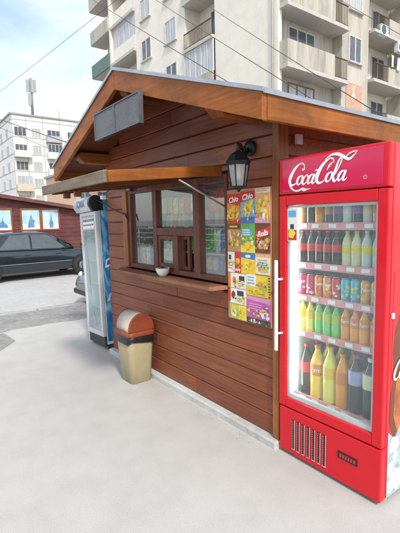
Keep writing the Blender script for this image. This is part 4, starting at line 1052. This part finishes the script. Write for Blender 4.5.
# ------------------------------------------------------------------ cables and lamp under the shutter
fdl = thing('floodlight', 'small black floodlight under the shutter at the window corner', 'floodlight', (-3.80, 2.0, 1.955))
q = MB(); q.box(-3.90,-3.80,1.965,2.0,1.90,1.965); q.build('housing', BLACK, fdl, bevel=.006)
q = MB(); q.box(-3.89,-3.81,1.961,1.964,1.91,1.955); q.build('lens', mat('dark_lens', (.05,.055,.06), .1), fdl)
def cable(pts, r, sag, label, cat='cable', m=BLACK, n=24, name='cable'):
    P = []
    pts = [Vector(p_) for p_ in pts]
    for i in range(len(pts)-1):
        for k_ in range(n):
            t = k_/n; v = pts[i].lerp(pts[i+1], t); v.z -= sag*4*t*(1-t); P.append(v)
    P.append(pts[-1]); q = MB(); q.tube(P, r, 6); return tag(q.build(name, m), label, cat)
cable([(-4.86,1.96,1.925),(-4.48,1.985,1.80),(-3.98,1.99,1.665),(-3.93,2.0,1.60)], .008, .012, 'black cable drooping from the cooler top across the left wall to the window')
cable([(-5.14,2.02,1.78),(-5.165,2.0,1.35),(-5.15,2.02,.9),(-5.155,2.03,.5),(-5.1,2.1,.05)], .007, .0, 'black cable hanging down the left side of the white cooler')
cable([(-3.9,1.97,1.95),(-4.3,1.99,1.98),(-4.62,1.99,1.93)], .006, .03, 'thin black cable between the floodlight and the junction box')

# ------------------------------------------------------------------ cars
PAINTD = mat('dark_blue_car_paint', (.014,.020,.028), .22, .3, var=.1, coat=1.0)
PAINTG = mat('silver_grey_car_paint', (.15,.155,.16), .3, .6, var=.06, coat=.8)
def car(name, label, loc, rz, paint, plate=True):
    """saloon, local +Y = nose; centre of wheelbase at origin"""
    t = thing(name, label, 'car', loc, rz, None)
    # stations along y: (y, half width, sill z, shoulder z, top z at centre)
    stn = [(-2.28,.62,.42,.66,.70),(-2.22,.74,.30,.80,.88),(-2.0,.84,.24,.88,.965),(-1.5,.885,.21,.915,.985),(-.9,.90,.20,.905,.975),(0,.905,.20,.885,.96),(.7,.90,.20,.865,.95),(1.2,.885,.205,.835,.935),(1.7,.85,.22,.775,.865),(2.05,.78,.25,.69,.76),(2.22,.66,.30,.60,.64),(2.28,.52,.40,.53,.56)]
    q = MB(); q.smooth = True; b = len(q.v); ns = 11
    for y_, w_, z0_, zs_, zt_ in stn:
        half = [(w_*.90,z0_),(w_*.985,z0_+.06),(w_*1.0,z0_+(zs_-z0_)*.45),(w_*.985,z0_+(zs_-z0_)*.8),(w_*.94,zs_),(w_*.80,zs_+(zt_-zs_)*.55),]
        sec = half+[(0,zt_)]+[(-a,c_) for a, c_ in reversed(half)]
        for a, c_ in sec: q.v.append(Vector((a, y_, c_)))
    m_ = 13
    for i in range(len(stn)-1):
        for k_ in range(m_-1):
            q.face((b+i*m_+k_, b+i*m_+k_+1, b+(i+1)*m_+k_+1, b+(i+1)*m_+k_))
    q.face([b+k_ for k_ in range(m_)]); q.face([b+(len(stn)-1)*m_+k_ for k_ in reversed(range(m_))])
    for i in range(len(stn)-1): q.face((b+i*m_, b+(i+1)*m_, b+(i+1)*m_+m_-1, b+i*m_+m_-1))
    o = q.build('body', paint, t, local=True)
    sd_ = o.modifiers.new('s','SUBSURF'); sd_.levels = 1; sd_.render_levels = 2
    # cabin: roof shell with pillars; lower ring on the shoulder, upper ring is the roof edge
    low = [(-1.55,.80,.93),(-1.0,.845,.905),(-.25,.855,.89),(.55,.845,.875),(1.15,.78,.88)]
    upp = [(-1.02,.60,1.335),(-.72,.635,1.385),(-.2,.645,1.405),(.22,.635,1.39),(.48,.60,1.345)]
    q = MB(); q.smooth = True; b = len(q.v)
    for (yl,wl,zl),(yu,wu,zu) in zip(low, upp):
        sec = [(wl,yl,zl),((wl*.55+wu*.45)+.012,(yl*.55+yu*.45),(zl*.55+zu*.45)),(wu+.02,yu,zu-.03),(wu*.7,yu,zu+.018),(0,yu,zu+.028),(-wu*.7,yu,zu+.018),(-wu-.02,yu,zu-.03),(-(wl*.55+wu*.45)-.012,(yl*.55+yu*.45),(zl*.55+zu*.45)),(-wl,yl,zl)]
        q.v += [Vector(p_) for p_ in sec]
    for i in range(4):
        for k_ in range(8): q.face((b+i*9+k_, b+i*9+k_+1, b+(i+1)*9+k_+1, b+(i+1)*9+k_))
    q.face([b+k_ for k_ in range(9)]); q.face([b+36+k_ for k_ in reversed(range(9))])
    cb = q.build('cabin', paint, t, local=True)
    def side(yy, f):   # point on the cabin flank: yy along, f 0 at shoulder .. 1 roof edge
        yl = yy
        for i in range(4):
            a, c_ = low[i], low[i+1]; ua, uc = upp[i], upp[i+1]
            ya = a[0]*(1-f)+ua[0]*f; yc = c_[0]*(1-f)+uc[0]*f
            if ya <= yy <= yc or i == 3:
                tt = (yy-ya)/(yc-ya); L0 = Vector((a[1],a[0],a[2])).lerp(Vector((c_[1],c_[0],c_[2])), tt); U0 = Vector((ua[1],ua[0],ua[2])).lerp(Vector((uc[1],uc[0],uc[2])), tt)
                p_ = L0.lerp(U0, f); bul = .03*math.sin(math.pi*min(1,f*1.05))
                return Vector((p_.x+.014+bul, yy, p_.z))
    for sgn in (1,-1):
        for (ya0, ya1, yb0, yb1) in ((-1.10,-.24,-.74,-.22), (-.18,.86,-.16,.36)):
            q = MB(); q.smooth = True; nn_ = 6
            b = len(q.v)
            for j in range(5):
                f = .06+.82*j/4
                ff = j/4
                for i in range(nn_+1):
                    y_ = (ya0*(1-ff)+yb0*ff)+((ya1*(1-ff)+yb1*ff)-(ya0*(1-ff)+yb0*ff))*i/nn_
                    p_ = side(y_, f); p_.x *= sgn; q.v.append(p_)
            for j in range(4):
                for i in range(nn_):
                    a = b+j*(nn_+1)+i; f_ = (a, a+1, a+nn_+2, a+nn_+1); q.face(f_ if sgn > 0 else tuple(reversed(f_)))
            q.build('side_window', CARGLASS, t, local=True)
    # windscreens
    for (yl,wl,zl),(yu,wu,zu),oy_ in ((low[4],upp[4],.012),(low[0],upp[0],-.012)):
        q = MB(); q.add([(-wl*.9,yl+oy_*1.5,zl+.05),(wl*.9,yl+oy_*1.5,zl+.05),(wu*.95,yu+oy_*1.6,zu-.02),(-wu*.95,yu+oy_*1.6,zu-.02)], [(0,1,2,3) if oy_ > 0 else (3,2,1,0)])
        q.build('windscreen', CARGLASS, t, local=True)
    for sgn in (1,-1):
        q = MB(); q.box(min(sgn*.90,sgn*.985), max(sgn*.90,sgn*.985), .80, .92, .90, 1.0); q.build('wing_mirror', paint, t, bevel=.03, segs=3, local=True)
        q = MB(); q.box(min(sgn*.896,sgn*.915), max(sgn*.896,sgn*.915), -1.1, 1.0, .49, .505); q.build('side_trim', STEEL, t, bevel=.003, local=True)
        for y_ in (-.30, .62):
            q = MB(); q.box(min(sgn*.895,sgn*.918), max(sgn*.895,sgn*.918), y_-.1, y_+.06, .735, .76); q.build('door_handle', paint, t, bevel=.008, local=True)
        q = MB(); q.lathe([(0,-.04),(.10,-.04),(.13,.0),(.10,.04),(0,.05)], (sgn*.60, 2.12, .60), 14, Matrix.Rotation(R(-90),4,'X')); q.build('headlight', mat('headlight_clear', (.55,.57,.58), .1), t, local=True)
        for y_ in (-1.38, 1.36):
            Mw = Matrix.Rotation(R(90),4,'Y')
            q = MB(); q.lathe([(0,-.02),(.345,-.02),(.345,.02)], (sgn*.885,y_,.34), 24, Mw); q.build('wheel_arch', BLACK, t, local=True)
            q = MB(); q.lathe([(.21,-.10),(.29,-.10),(.31,-.08),(.315,0),(.31,.08),(.29,.10),(.21,.10)], (sgn*.82,y_,.315), 24, Mw, cap=False); wh = q.build('wheel', RUBBER, t, local=True)
            q = MB(); q.lathe([(0,-.085),(.06,-.09),(.205,-.07),(.21,.0),(.205,.07),(.06,.09),(0,.085)], (sgn*.825,y_,.315), 20, Mw); q.build('rim', mat('dull_alloy', (.22,.22,.23), .45, .6), wh, local=True)
    q = MB(); q.box(-.62,.62,2.18,2.292,.30,.40); q.build('grille', BLACK, t, bevel=.02, local=True)
    if plate: q = MB(); q.box(-.26,.26,2.285,2.30,.42,.52); q.build('number_plate', WHITEPAINT, t, local=True)
    return t
c1_ = car('parked_car', 'dark blue saloon car parked side-on in front of the plum coloured shop hut', (-13.5, 3.36, -.09), R(3), PAINTD)
c2_ = car('parked_car', 'silver grey car whose nose corner shows beside the white cooler', (-7.52, 5.12, -.138), R(180), PAINTG, plate=False)

# ------------------------------------------------------------------ plum hut behind the dark car
HX = -16.0
hut = thing('shop_hut', 'plum coloured timber hut with shallow gable and posters in its windows', 'hut', (HX-2, 3.6, -.09))
q = MB()
z = -.08
while z < 2.8:
    z1 = z+.16
    ya, yb = -1.6, 7.6
    for yy0, yy1 in ((ya, 1.4),(1.4, 4.3),(4.3, yb)):
        board(q, yy0+.003, yy1-.003, z+.002, min(z1-.002, 9), 'y', HX, depth=.02, sign=1)
    z = z1
    if z > 1.9: break
q.box(HX-4, HX-.03, -1.6, 7.6, -.09, 1.95)
q.build('wall', REDWOODFAR, hut)
q = MB()  # roof: mono slope falling towards +Y seen from the kiosk
q.prism([(HX+.25,-1.9,3.42),(HX+.25,7.9,1.88),(HX+.25,7.9,1.76),(HX+.25,-1.9,3.28)], (-4.6,0,0)); q.build('roof', wood('plum_fascia', (.15,.055,.05), (.22,.09,.08), axis='y', knots=False), hut)
q = MB(); q.prism([(HX-.02,-1.6,1.955),(HX-.02,7.6,1.955-.12),(HX-.02,7.6,1.80),(HX-.02,-1.6,3.22)], (-3.9,0,0))
q.build('gable', REDWOODFAR, hut)
hs = [(2.0,2.55),(2.85,3.42),(3.80,4.42),(4.535,5.12)]
skyp = mat('poster_sky', (.40,.58,.72), .3, var=.25, scale=3); 
for hi_, (a, b2) in enumerate(hs):
    q = MB(); 
    q.box(HX-.01,HX+.03,a-.06,a,1.30,2.14); q.box(HX-.01,HX+.03,b2,b2+.05,1.30,2.14); q.box(HX-.01,HX+.03,a,b2,2.08,2.14); q.box(HX-.01,HX+.03,a,b2,1.30,1.36)
    wi = q.build('window', ORANGE_Z, hut)
    q = MB(); q.mat = 0; q.box(HX-.005,HX+.012,a+.001,b2-.001,1.361,2.079)
    q.mat = 1; w_ = b2-a; X_ = HX+.0135
    q.add([(X_,a+w_*u,1.36+.718*v_) for u, v_ in ((0,0),(1,0),(1,.22),(.7,.34),(.4,.24),(0,.30))], [(0,1,2,3,4,5)])
    q.mat = 2; shp = [((.4,.1),(.62,.1),(.64,.42),(.56,.5),(.55,.75),(.49,.75),(.48,.5),(.38,.42)), ((.15,.08),(.5,.12),(.82,.1),(.75,.3),(.6,.36),(.5,.62),(.42,.4),(.2,.28)), ((.3,.08),(.7,.1),(.66,.3),(.74,.42),(.6,.55),(.52,.82),(.46,.6),(.36,.4)), ((.42,.05),(.66,.06),(.68,.3),(.60,.42),(.58,.7),(.53,.86),(.50,.55),(.40,.3))][hi_]
    q.add([(X_+.002,a+w_*u,1.36+.718*v_) for u, v_ in shp], [tuple(range(8))])
    if hi_ % 2: q.mat = 1; q.add([(X_+.004,a+w_*u,1.36+.718*v_) for u, v_ in ((.1,.7),(.35,.72),(.35,.86),(.1,.84))], [(0,1,2,3)])
    q.build('poster', [skyp, mat('poster_white', (.72,.74,.74), .3), mat('poster_navy', (.12,.24,.42), .3, var=.4, scale=8)], wi)

# ------------------------------------------------------------------ apartment tower, right
TWALL = mat('aged_render', (.72,.675,.59), .9, var=.06, scale=.5, bump=.12, bscale=8, grime=.12)
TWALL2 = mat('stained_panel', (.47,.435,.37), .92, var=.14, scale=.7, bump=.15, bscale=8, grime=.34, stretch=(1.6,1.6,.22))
PARA = mat('balcony_parapet', (.44,.41,.345), .9, var=.14, scale=.9, grime=.4, stretch=(1.8,1.8,.25))
UNDER = mat('slab_underside', (.46,.43,.39), .95, var=.1)
FRAMEW = mat('window_frame_white', (.55,.54,.52), .5)
FRAMEB = mat('window_frame_brown', (.20,.12,.07), .5)
RAIL = mat('rusty_railing', (.12,.085,.06), .7, .3)
GRAIL = mat('green_corrugated', (.10,.16,.13), .6)
TX, TY, TH_ = -14.6, 16.0, 30.0
tw = thing('apartment_tower', 'cream panel apartment tower with stained balconies rising behind the kiosk', 'apartment building', (-25, 25, -.14))
FL = 2.85
w = MB()
LX0 = -29.0
# left facade solid part and core (openings get their own loggia recess by omitting the outer skin)
SK = 1.2
# core
w.box(-36.6, TX-SK, TY+SK, 46, -.14, TH_)
# left facade outer skin, columns between loggia recess C (x -22.5..-19.5) and left loggias (x < -29)
w.box(LX0, -22.5, TY, TY+SK, -.14, TH_); w.box(-19.5, TX-SK, TY, TY+SK, -.14, TH_); w.box(TX-SK+.0, TX, TY, TY+.28, -.14, TH_)
# right facade skin: recess bays y 16.9..21.3 and 24.0..28.2
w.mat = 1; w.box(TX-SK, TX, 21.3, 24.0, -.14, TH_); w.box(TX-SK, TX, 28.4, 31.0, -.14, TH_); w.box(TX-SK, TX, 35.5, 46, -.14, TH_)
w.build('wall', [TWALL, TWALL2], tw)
def window(x0, x1, z0, z1, face, axis, frame=FRAMEW, glassm=BLIND, parent=tw, mull=1, sill=True, dep=.10):
    """axis 'x': facade parallel to X facing -Y at y=face; axis 'y': facade parallel to Y facing +X at x=face"""
    q = MB(); fw_ = .07; a = face-.05 if axis == 'x' else face-.03; b2 = face+.03 if axis == 'x' else face+.05
    def bx(mb, u0, u1, za, zb, d0=a, d1=b2):
        if axis == 'x': mb.box(u0, u1, d0, d1, za, zb)
        else: mb.box(d0, d1, u0, u1, za, zb)
    bx(q, x0, x0+fw_, z0, z1); bx(q, x1-fw_, x1, z0, z1); bx(q, x0+fw_, x1-fw_, z1-fw_, z1); bx(q, x0+fw_, x1-fw_, z0, z0+fw_)
    for k_ in range(mull):
        c_ = x0+(x1-x0)*(k_+1)/(mull+1); bx(q, c_-.04, c_+.04, z0+fw_, z1-fw_)
    o = q.build('window', frame, parent)
    q = MB()
    if axis == 'x': bx(q, x0+fw_, x1-fw_, z0+fw_, z1-fw_, face-.02, face+.01)
    else: bx(q, x0+fw_, x1-fw_, z0+fw_, z1-fw_, face-.01, face+.02)
    q.build('pane', glassm, o)
    if sill:
        q = MB()
        if axis == 'x': q.box(x0-.08, x1+.08, face-.16, face+.02, z0-.09, z0-.003)
        else: q.box(face-.02, face+.16, x0-.08, x1+.08, z0-.09, z0-.003)
        q.build('sill', UNDER, o)
    return o
for k_ in range(-1, 4):
    z0 = 13.35+FL*k_
    window(-28.1, -26.75, z0, z0+1.45, TY, 'x', glassm=[BLIND, CURTAIN][k_ % 2])
    window(-24.85, -23.5, z0+.12-.0, z0+1.57, TY, 'x', glassm=[CURTAIN, BLIND][k_ % 2])
def railing(x0, x1, z0, z1, face, axis, parent, mt=RAIL, step=.14):
    q = MB()
    def bar(u0, u1, za, zb, d=.02):
        if axis == 'x': q.box(u0, u1, face-d, face+d, za, zb)
        else: q.box(face-d, face+d, u0, u1, za, zb)
    bar(x0, x1, z1-.05, z1, .03); bar(x0, x1, z0+.05, z0+.09)
    u = x0
    while u < x1: bar(u, u+.025, z0+.09, z1-.05, .012); u += step
    return q.build('railing', mt, parent)
# loggias C on the left facade: slab bottom at 12.1 + k*FL
for k_ in range(-2, 4):
    zb = 12.1+FL*k_
    q = MB(); q.box(-22.5, -19.5, TY-.25, TY+SK, zb, zb+.2); ba = q.build('balcony', UNDER, tw)
    if k_ == 0 or k_ == 2:
        railing(-22.4, -19.6, zb+.2, zb+1.15, TY-.18, 'x', ba)
        window(-21.3, -20.0, zb+.35, zb+2.45, TY+SK, 'x', sill=False, glassm=BLIND, parent=ba)
    else:
        q = MB(); q.box(-22.5, -19.5, TY-.25, TY-.12, zb+.2, zb+1.05); q.build('parapet', PARA, ba)
        window(-22.48, -19.52, zb+1.06, zb+FL-.02, TY-.1, 'x', mull=4, sill=False, glassm=CURTAIN, parent=ba)
# left end loggias
for k_ in range(-3, 4):
    zb = 14.5+FL*k_
    q = MB(); q.box(-36.9, LX0, TY-.2, TY+SK, zb, zb+.22); ba = q.build('balcony', UNDER, tw)
    q = MB(); q.box(-36.9, -33.2, TY-.3, TY-.2, zb+.02, zb+1.12); q.build('parapet', GRAIL if k_ == 0 else PARA, ba)
    q = MB(); q.box(-33.0, LX0, TY-.02, TY+.1, zb+.22, zb+(1.25 if k_ != 0 else 1.2)); q.build('parapet', TWALL, ba)
    q = MB(); q.box(-33.2, -32.95, TY-.2, TY+SK, zb+.222, zb+FL); q.build('party_wall', TWALL, ba)
    if k_ == 0: window(-32.9, LX0-.02, zb+1.21, zb+FL-.02, TY+.05, 'x', mull=3, sill=False, glassm=CURTAIN, parent=ba)
    window(-36.0, -34.2, zb+.6, zb+2.4, TY+SK, 'x', sill=False, glassm=BLIND, parent=ba)
    window(-32.0, -30.2, zb+.6, zb+2.4, TY+SK, 'x', sill=False, glassm=BLIND, parent=ba)
# right facade bay 1: solid parapet then a short iron railing
for k_ in range(-3, 4):
    zb = 8.95+FL*k_
    q = MB(); q.prism([(TX+.55,16.1,zb),(TX+.55,21.2,zb),(TX+.002,21.29,zb),(TX-SK,21.29,zb),(TX-SK,16.29,zb),(TX+.002,16.29,zb),(TX+.002,16.1,zb)], (0,0,.2)); ba = q.build('balcony', UNDER, tw)
    q = MB(); q.box(TX+.42, TX+.55, 16.1, 19.9, zb+.202, zb+1.3); q.box(TX-.0, TX+.42, 16.1, 16.22, zb+.202, zb+1.3); q.build('parapet', PARA, ba)
    railing(19.95, 21.15, zb+.2, zb+1.3, TX+.48, 'y', ba)
    window(17.4, 19.6, zb+.25, zb+2.62, TX-.6, 'y', mull=2, sill=False, glassm=[BLIND, CURTAIN][k_ % 2], parent=ba, frame=FRAMEW if k_ != -1 else FRAMEB)
    # bay 2 window
    z0 = 10.55+FL*k_
    if k_ >= 0: window(21.95, 23.2, z0, z0+1.45, TX, 'y', glassm=[CURTAIN, BLIND][(k_+1) % 2])
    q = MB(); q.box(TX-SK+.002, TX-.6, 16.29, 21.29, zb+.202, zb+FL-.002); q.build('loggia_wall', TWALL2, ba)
    # bay 3
    zb3 = 9.72+FL*k_
    q = MB(); q.box(TX-SK, TX+.35, 24.1, 28.3, zb3, zb3+.18); ba = q.build('balcony', UNDER, tw)
    railing(24.2, 25.7, zb3+.18, zb3+1.15, TX+.3, 'y', ba)
    q = MB(); q.box(TX+.24, TX+.35, 25.75, 28.3, zb3+.182, zb3+1.1); q.build('parapet', PARA, ba)
    window(24.4, 25.6, zb3+.2, zb3+2.4, TX-SK, 'y', sill=False, glassm=BLIND, parent=ba, frame=FRAMEB if k_ == -1 else FRAMEW); window(26.3, 27.9, zb3+.9, zb3+2.4, TX-SK, 'y', sill=False, glassm=BLIND, parent=ba)
# salmon mosaic panel with a white figure, drain pipe
q = MB(); q.mat = 0; q.box(TX+.003, TX+.03, 21.75, 23.4, 6.6, 9.35)
q.mat = 1; q.add([(TX+.032, 22.35+u, 8.5+v_) for u, v_ in ((0,0),(.16,.1),(.3,-.05),(.36,.05),(.22,.26),(.2,.5),(.32,.72),(.2,.78),(.08,.55),(.06,.3),(-.08,.12))], [tuple(range(11))])
q.build('mosaic_panel', [mat('salmon_mosaic', (.50,.30,.21), .8, var=.15, scale=4), mat('mosaic_white', (.55,.52,.46), .8)], tw)
q = MB(); q.tube([(TX-.3,15.92,-.1),(TX-.3,15.92,30)], .06, 8); q.build('drain_pipe', UNDER, tw)
# air conditioner units and laundry
def aircon(y_, z_, label):
    t = thing('air_conditioner', label, 'air conditioner', (TX+.25, y_, z_), 0, 'air conditioners on the tower')
    q = MB(); q.box(-.16,.16,-.42,.42,0,.6); q.build('casing', OFFWHITE, t, bevel=.03, local=True)
    q = MB(); q.lathe([(.24,.0),(.26,.012),(.22,.015),(0,.008)], (.16,-.12,.3), 20, Matrix.Rotation(R(90),4,'Y')); q.build('fan_grille', mat('fan_dark', (.1,.1,.1), .6), t, local=True)
    return t
aircon(25.1, 12.55, 'white air conditioner on the tower wall above the railed balcony')
aircon(27.2, 11.98, 'white air conditioner beside the washing on the tower')
for i in range(5):
    q = MB(); q.smooth = True; y_ = 25.9+i*.36; h_ = [.7,.5,.8,.55,.6][i]; n = 6; b = len(q.v)
    for j in range(5):
        for k_ in range(n+1):
            q.v.append(Vector((TX+.45+.03*math.sin(k_*1.7+i+j*.6), y_+.28*k_/n, 11.55-h_*j/4)))
    for j in range(4):
        for k_ in range(n): a = b+j*(n+1)+k_; q.face((a, a+n+1, a+n+2, a+1))
    o = q.build('laundry', [WHITEPAINT, mat('dark_cloth', (.05,.055,.08), .9), mat('pale_blue_cloth', (.35,.45,.55), .9)][[0,1,0,2,0][i]]); sd_ = o.modifiers.new('t','SOLIDIFY'); sd_.thickness = .01
    tag(o, ['white towel, leftmost of the washing on the tower balcony', 'dark garment hung between the white washing on the tower balcony', 'long white sheet in the middle of the tower balcony washing', 'pale blue cloth on the tower balcony washing line', 'white cloth, rightmost of the washing on the tower balcony'][i], 'laundry', 'washing on the tower balcony')

# ------------------------------------------------------------------ far white block, left
FBX, FBY = -75.0, 17.2
fb = thing('apartment_block', 'distant white panel apartment block with mast on its flat roof', 'apartment building', (-82, 30, -.14))
FW_ = mat('pale_panel_render', (.68,.665,.63), .9, var=.06, scale=.3, grime=.12)
FJ = mat('panel_joint', (.33,.32,.31), .9)
q = MB(); q.box(-88, FBX, FBY, 46, -.14, 19.75); q.build('wall', FW_, fb)
q = MB(); q.box(-88.2, FBX+.2, FBY-.2, 46.2, 19.753, 20.0); q.build('parapet', FJ, fb)
q = MB()
for k_ in range(7):
    zz = 19.0-2.85*k_; q.box(FBX+.003, FBX+.05, FBY, 46, zz-.05, zz); q.box(-88, FBX, FBY-.05, FBY-.003, zz-.05, zz)
for yy in (FBY+.02, FBY+2.3, FBY+5.1, FBY+8.0, FBY+12): q.box(FBX+.003, FBX+.046, yy, yy+.08, 0, 19.7)
q.build('panel_joint', FJ, fb)
for k_ in range(7):
    zz = 16.4-2.85*k_
    for i, (ya, yb, gm) in enumerate(((17.55,19.5,BLIND),(20.4,21.9,CURTAIN),(23.0,25.3,BLIND),(26.6,28.2,BLIND),(30,32,BLIND))):
        if (k_*3+i*2) % 7 == 5: gm = CURTAIN
        window(ya, yb, zz-.1, zz+1.4, FBX, 'y', parent=fb, mull=2, glassm=gm, sill=False)
    window(-79.5, -77.5, zz-.1, zz+1.4, FBY, 'x', parent=fb, mull=1, sill=False, glassm=BLIND); window(-84, -82, zz-.1, zz+1.4, FBY, 'x', parent=fb, mull=1, sill=False)
BALC = [mat('pale_balcony', (.62,.61,.58), .9, var=.1), mat('beige_balcony', (.55,.48,.36), .9, var=.1), mat('grey_balcony', (.40,.41,.42), .9, var=.1)]
for k_, yy, kind, glz in ((0,22.8,2,0),(1,22.8,0,1),(2,22.8,0,0),(3,17.4,1,1),(3,22.8,0,1),(4,22.8,2,1),(4,17.4,0,0),(5,22.8,0,0),(5,17.4,1,1),(1,17.4,0,0),(2,26.4,1,1),(4,26.4,0,0)):
    zz = 15.9-2.85*k_; q = MB(); q.box(FBX+.055, FBX+1.0, yy-.1, yy+2.5, zz-.35, zz+.75); ba = q.build('balcony', BALC[kind], fb)
    if glz: window(yy-.05, yy+2.45, zz+.76, zz+2.2, FBX+.9, 'y', parent=ba, mull=3, sill=False, glassm=[BLIND,CURTAIN][kind % 2])
# mast
ms = thing('antenna_mast', 'grey antenna mast with panel antennas on the distant white block roof', 'mast', (-76.5, 21.2, 20.0))
q = MB(); q.tube([(-76.5,21.2,20.0),(-76.5,21.2,26.5)], .24, 8); 
for zz in (21.5,23,24.5): q.tube([(-76.5,21.2,zz),(-76.2,21.6,zz)], .04, 6)
q.build('pole', mat('grey_steel', (.30,.31,.32), .5, .5), ms)
for dy, dx, zz in ((-.55,.1,25.2),(.55,.2,25.3),(.1,.55,25.0),(-.4,.3,22.9)):
    q = MB(); q.box(-76.5+dx-.16,-76.5+dx+.16,21.2+dy-.24,21.2+dy+.24,zz-1.0,zz+1.0); q.tube([(-76.5,21.2,zz),(-76.5+dx*.85,21.2+dy*.85,zz)], .03, 6); q.build('panel_antenna', mat('antenna_grey', (.33,.34,.35), .5), ms, bevel=.03)
q = MB(); q.tube([(-78,26.3,20.0),(-78,26.3,22.2)], .07, 6); q.box(-78.2,-77.8,26.1,26.5,20.0,20.8); tag(q.build('roof_vent', FJ), 'small vent stub standing on the distant block roof', 'roof vent')
# low peach building nearer than the block
pbld = thing('house', 'low peach rendered building seen under the left roof corner', 'house', (-58, 21, -.14))
q = MB(); q.box(-64,-52,19.1,40,-.14,8.1); q.build('wall', mat('peach_render', (.60,.40,.27), .9, var=.06, scale=.4), pbld)
q = MB(); q.box(-64.3,-51.7,18.8,40.3,8.102,8.4); q.build('roof', FJ, pbld)
for k_ in range(2):
    for yy in (19.6, 22.0, 24.4): window(yy, yy+1.4, 1.2+2.9*k_, 2.7+2.9*k_, -52, 'y', parent=pbld, sill=False)

# ------------------------------------------------------------------ overhead wires
def wire(a, b2, sag, label, r=.014):
    b2 = tuple(Vector(a).lerp(Vector(b2), 1.7 if b2[2] > 5 else 1.15)) if b2[2] < 12 else tuple(Vector(a).lerp(Vector(b2), 1.6))
    return cable([a, b2], r*1.6, sag, label, cat='wire', m=mat('wire_black', (.05,.05,.052), .6), n=30, name='overhead_wire')
wire((-34.2, 6.27, 9.57), (-19.9, 7.67, 5.3), .05, 'dark overhead wire slanting over the distant white block to the kiosk roof', .014)
wire((-34.0, 6.3, 9.0), (-19.9, 7.6, 4.6), .05, 'thinner lower wire slanting over the distant white block', .008)
wire((-34.1, 6.6, 10.8), (-23.05, 12.12, 15.0), .05, 'thin wire rising across the sky at the far left', .008)
wire((-26.3, 11.3, 15.8), (-9.94, 9.36, 5.7), .1, 'long wire slanting down across the left tower windows and railed balcony', .0085)
wire((-22.15, 13.28, 14.74), (-8.4, 9.72, 5.56), .1, 'wire slanting across the plain tower wall towards the roof eave', .0075)
wire((-18.8, 14.15, 13.5), (-7.05, 9.78, 5.26), .1, 'upper wire slanting over the tower corner', .007)
wire((-14.2, 20.0, 13.3), (-9.0, 16.67, 8.9), .05, 'thin wire crossing the right tower balconies with the washing', .007)

# ------------------------------------------------------------------ across the way (mirrored in the glass)
LEAF = mat('hedge_leaf', (.045,.085,.025), .6, var=.5, scale=3)
hg = MB()
for i in range(11000):
    x = rng.uniform(-46, 6); yy = -9.6+rng.uniform(-.5,.5); zz = rng.uniform(.05,1.15)
    a = Vector((rng.gauss(0,1),rng.gauss(0,1),rng.gauss(0,1))).normalized(); b_v = a.cross(Vector((rng.gauss(0,1),rng.gauss(0,1),rng.gauss(0,1)))).normalized()
    c_ = Vector((x,yy,zz)); s_ = .09
    hg.add([c_-a*s_-b_v*s_*.5, c_+a*s_-b_v*s_*.5, c_+a*s_+b_v*s_*.5, c_-a*s_+b_v*s_*.5], [(0,1,2,3)])
tag(hg.build('hedge', LEAF), 'clipped green hedge across the pavement facing the kiosk window', 'hedge')
fe = thing('fence', 'white tubular railing in front of the hedge opposite the kiosk', 'fence', (-6, -8.8, 0))
q = MB()
for zz in (.5,.8,1.1): q.tube([(-46,-8.8,zz),(6,-8.8,zz)], .025, 6)
q.build('rail', WHITEPAINT, fe)
for i in range(27):
    q = MB(); q.tube([(-46+i*2,-8.8,0),(-46+i*2,-8.8,1.13)], .03, 6); q.build('post', WHITEPAINT, fe)
ob_ = thing('apartment_block', 'pale apartment block opposite the kiosk beyond the hedge', 'apartment building', (-8,-45,-.14))
q = MB(); q.box(-40,6,-56,-44,-.14,8); q.build('wall', FW_, ob_)
for k_ in range(2):
    for i in range(12):
        q = MB(); q.box(-38+i*3.6,-36.4+i*3.6,-44.0,-43.96,1.2+k_*3,2.7+k_*3); q.build('window', BLIND, ob_)
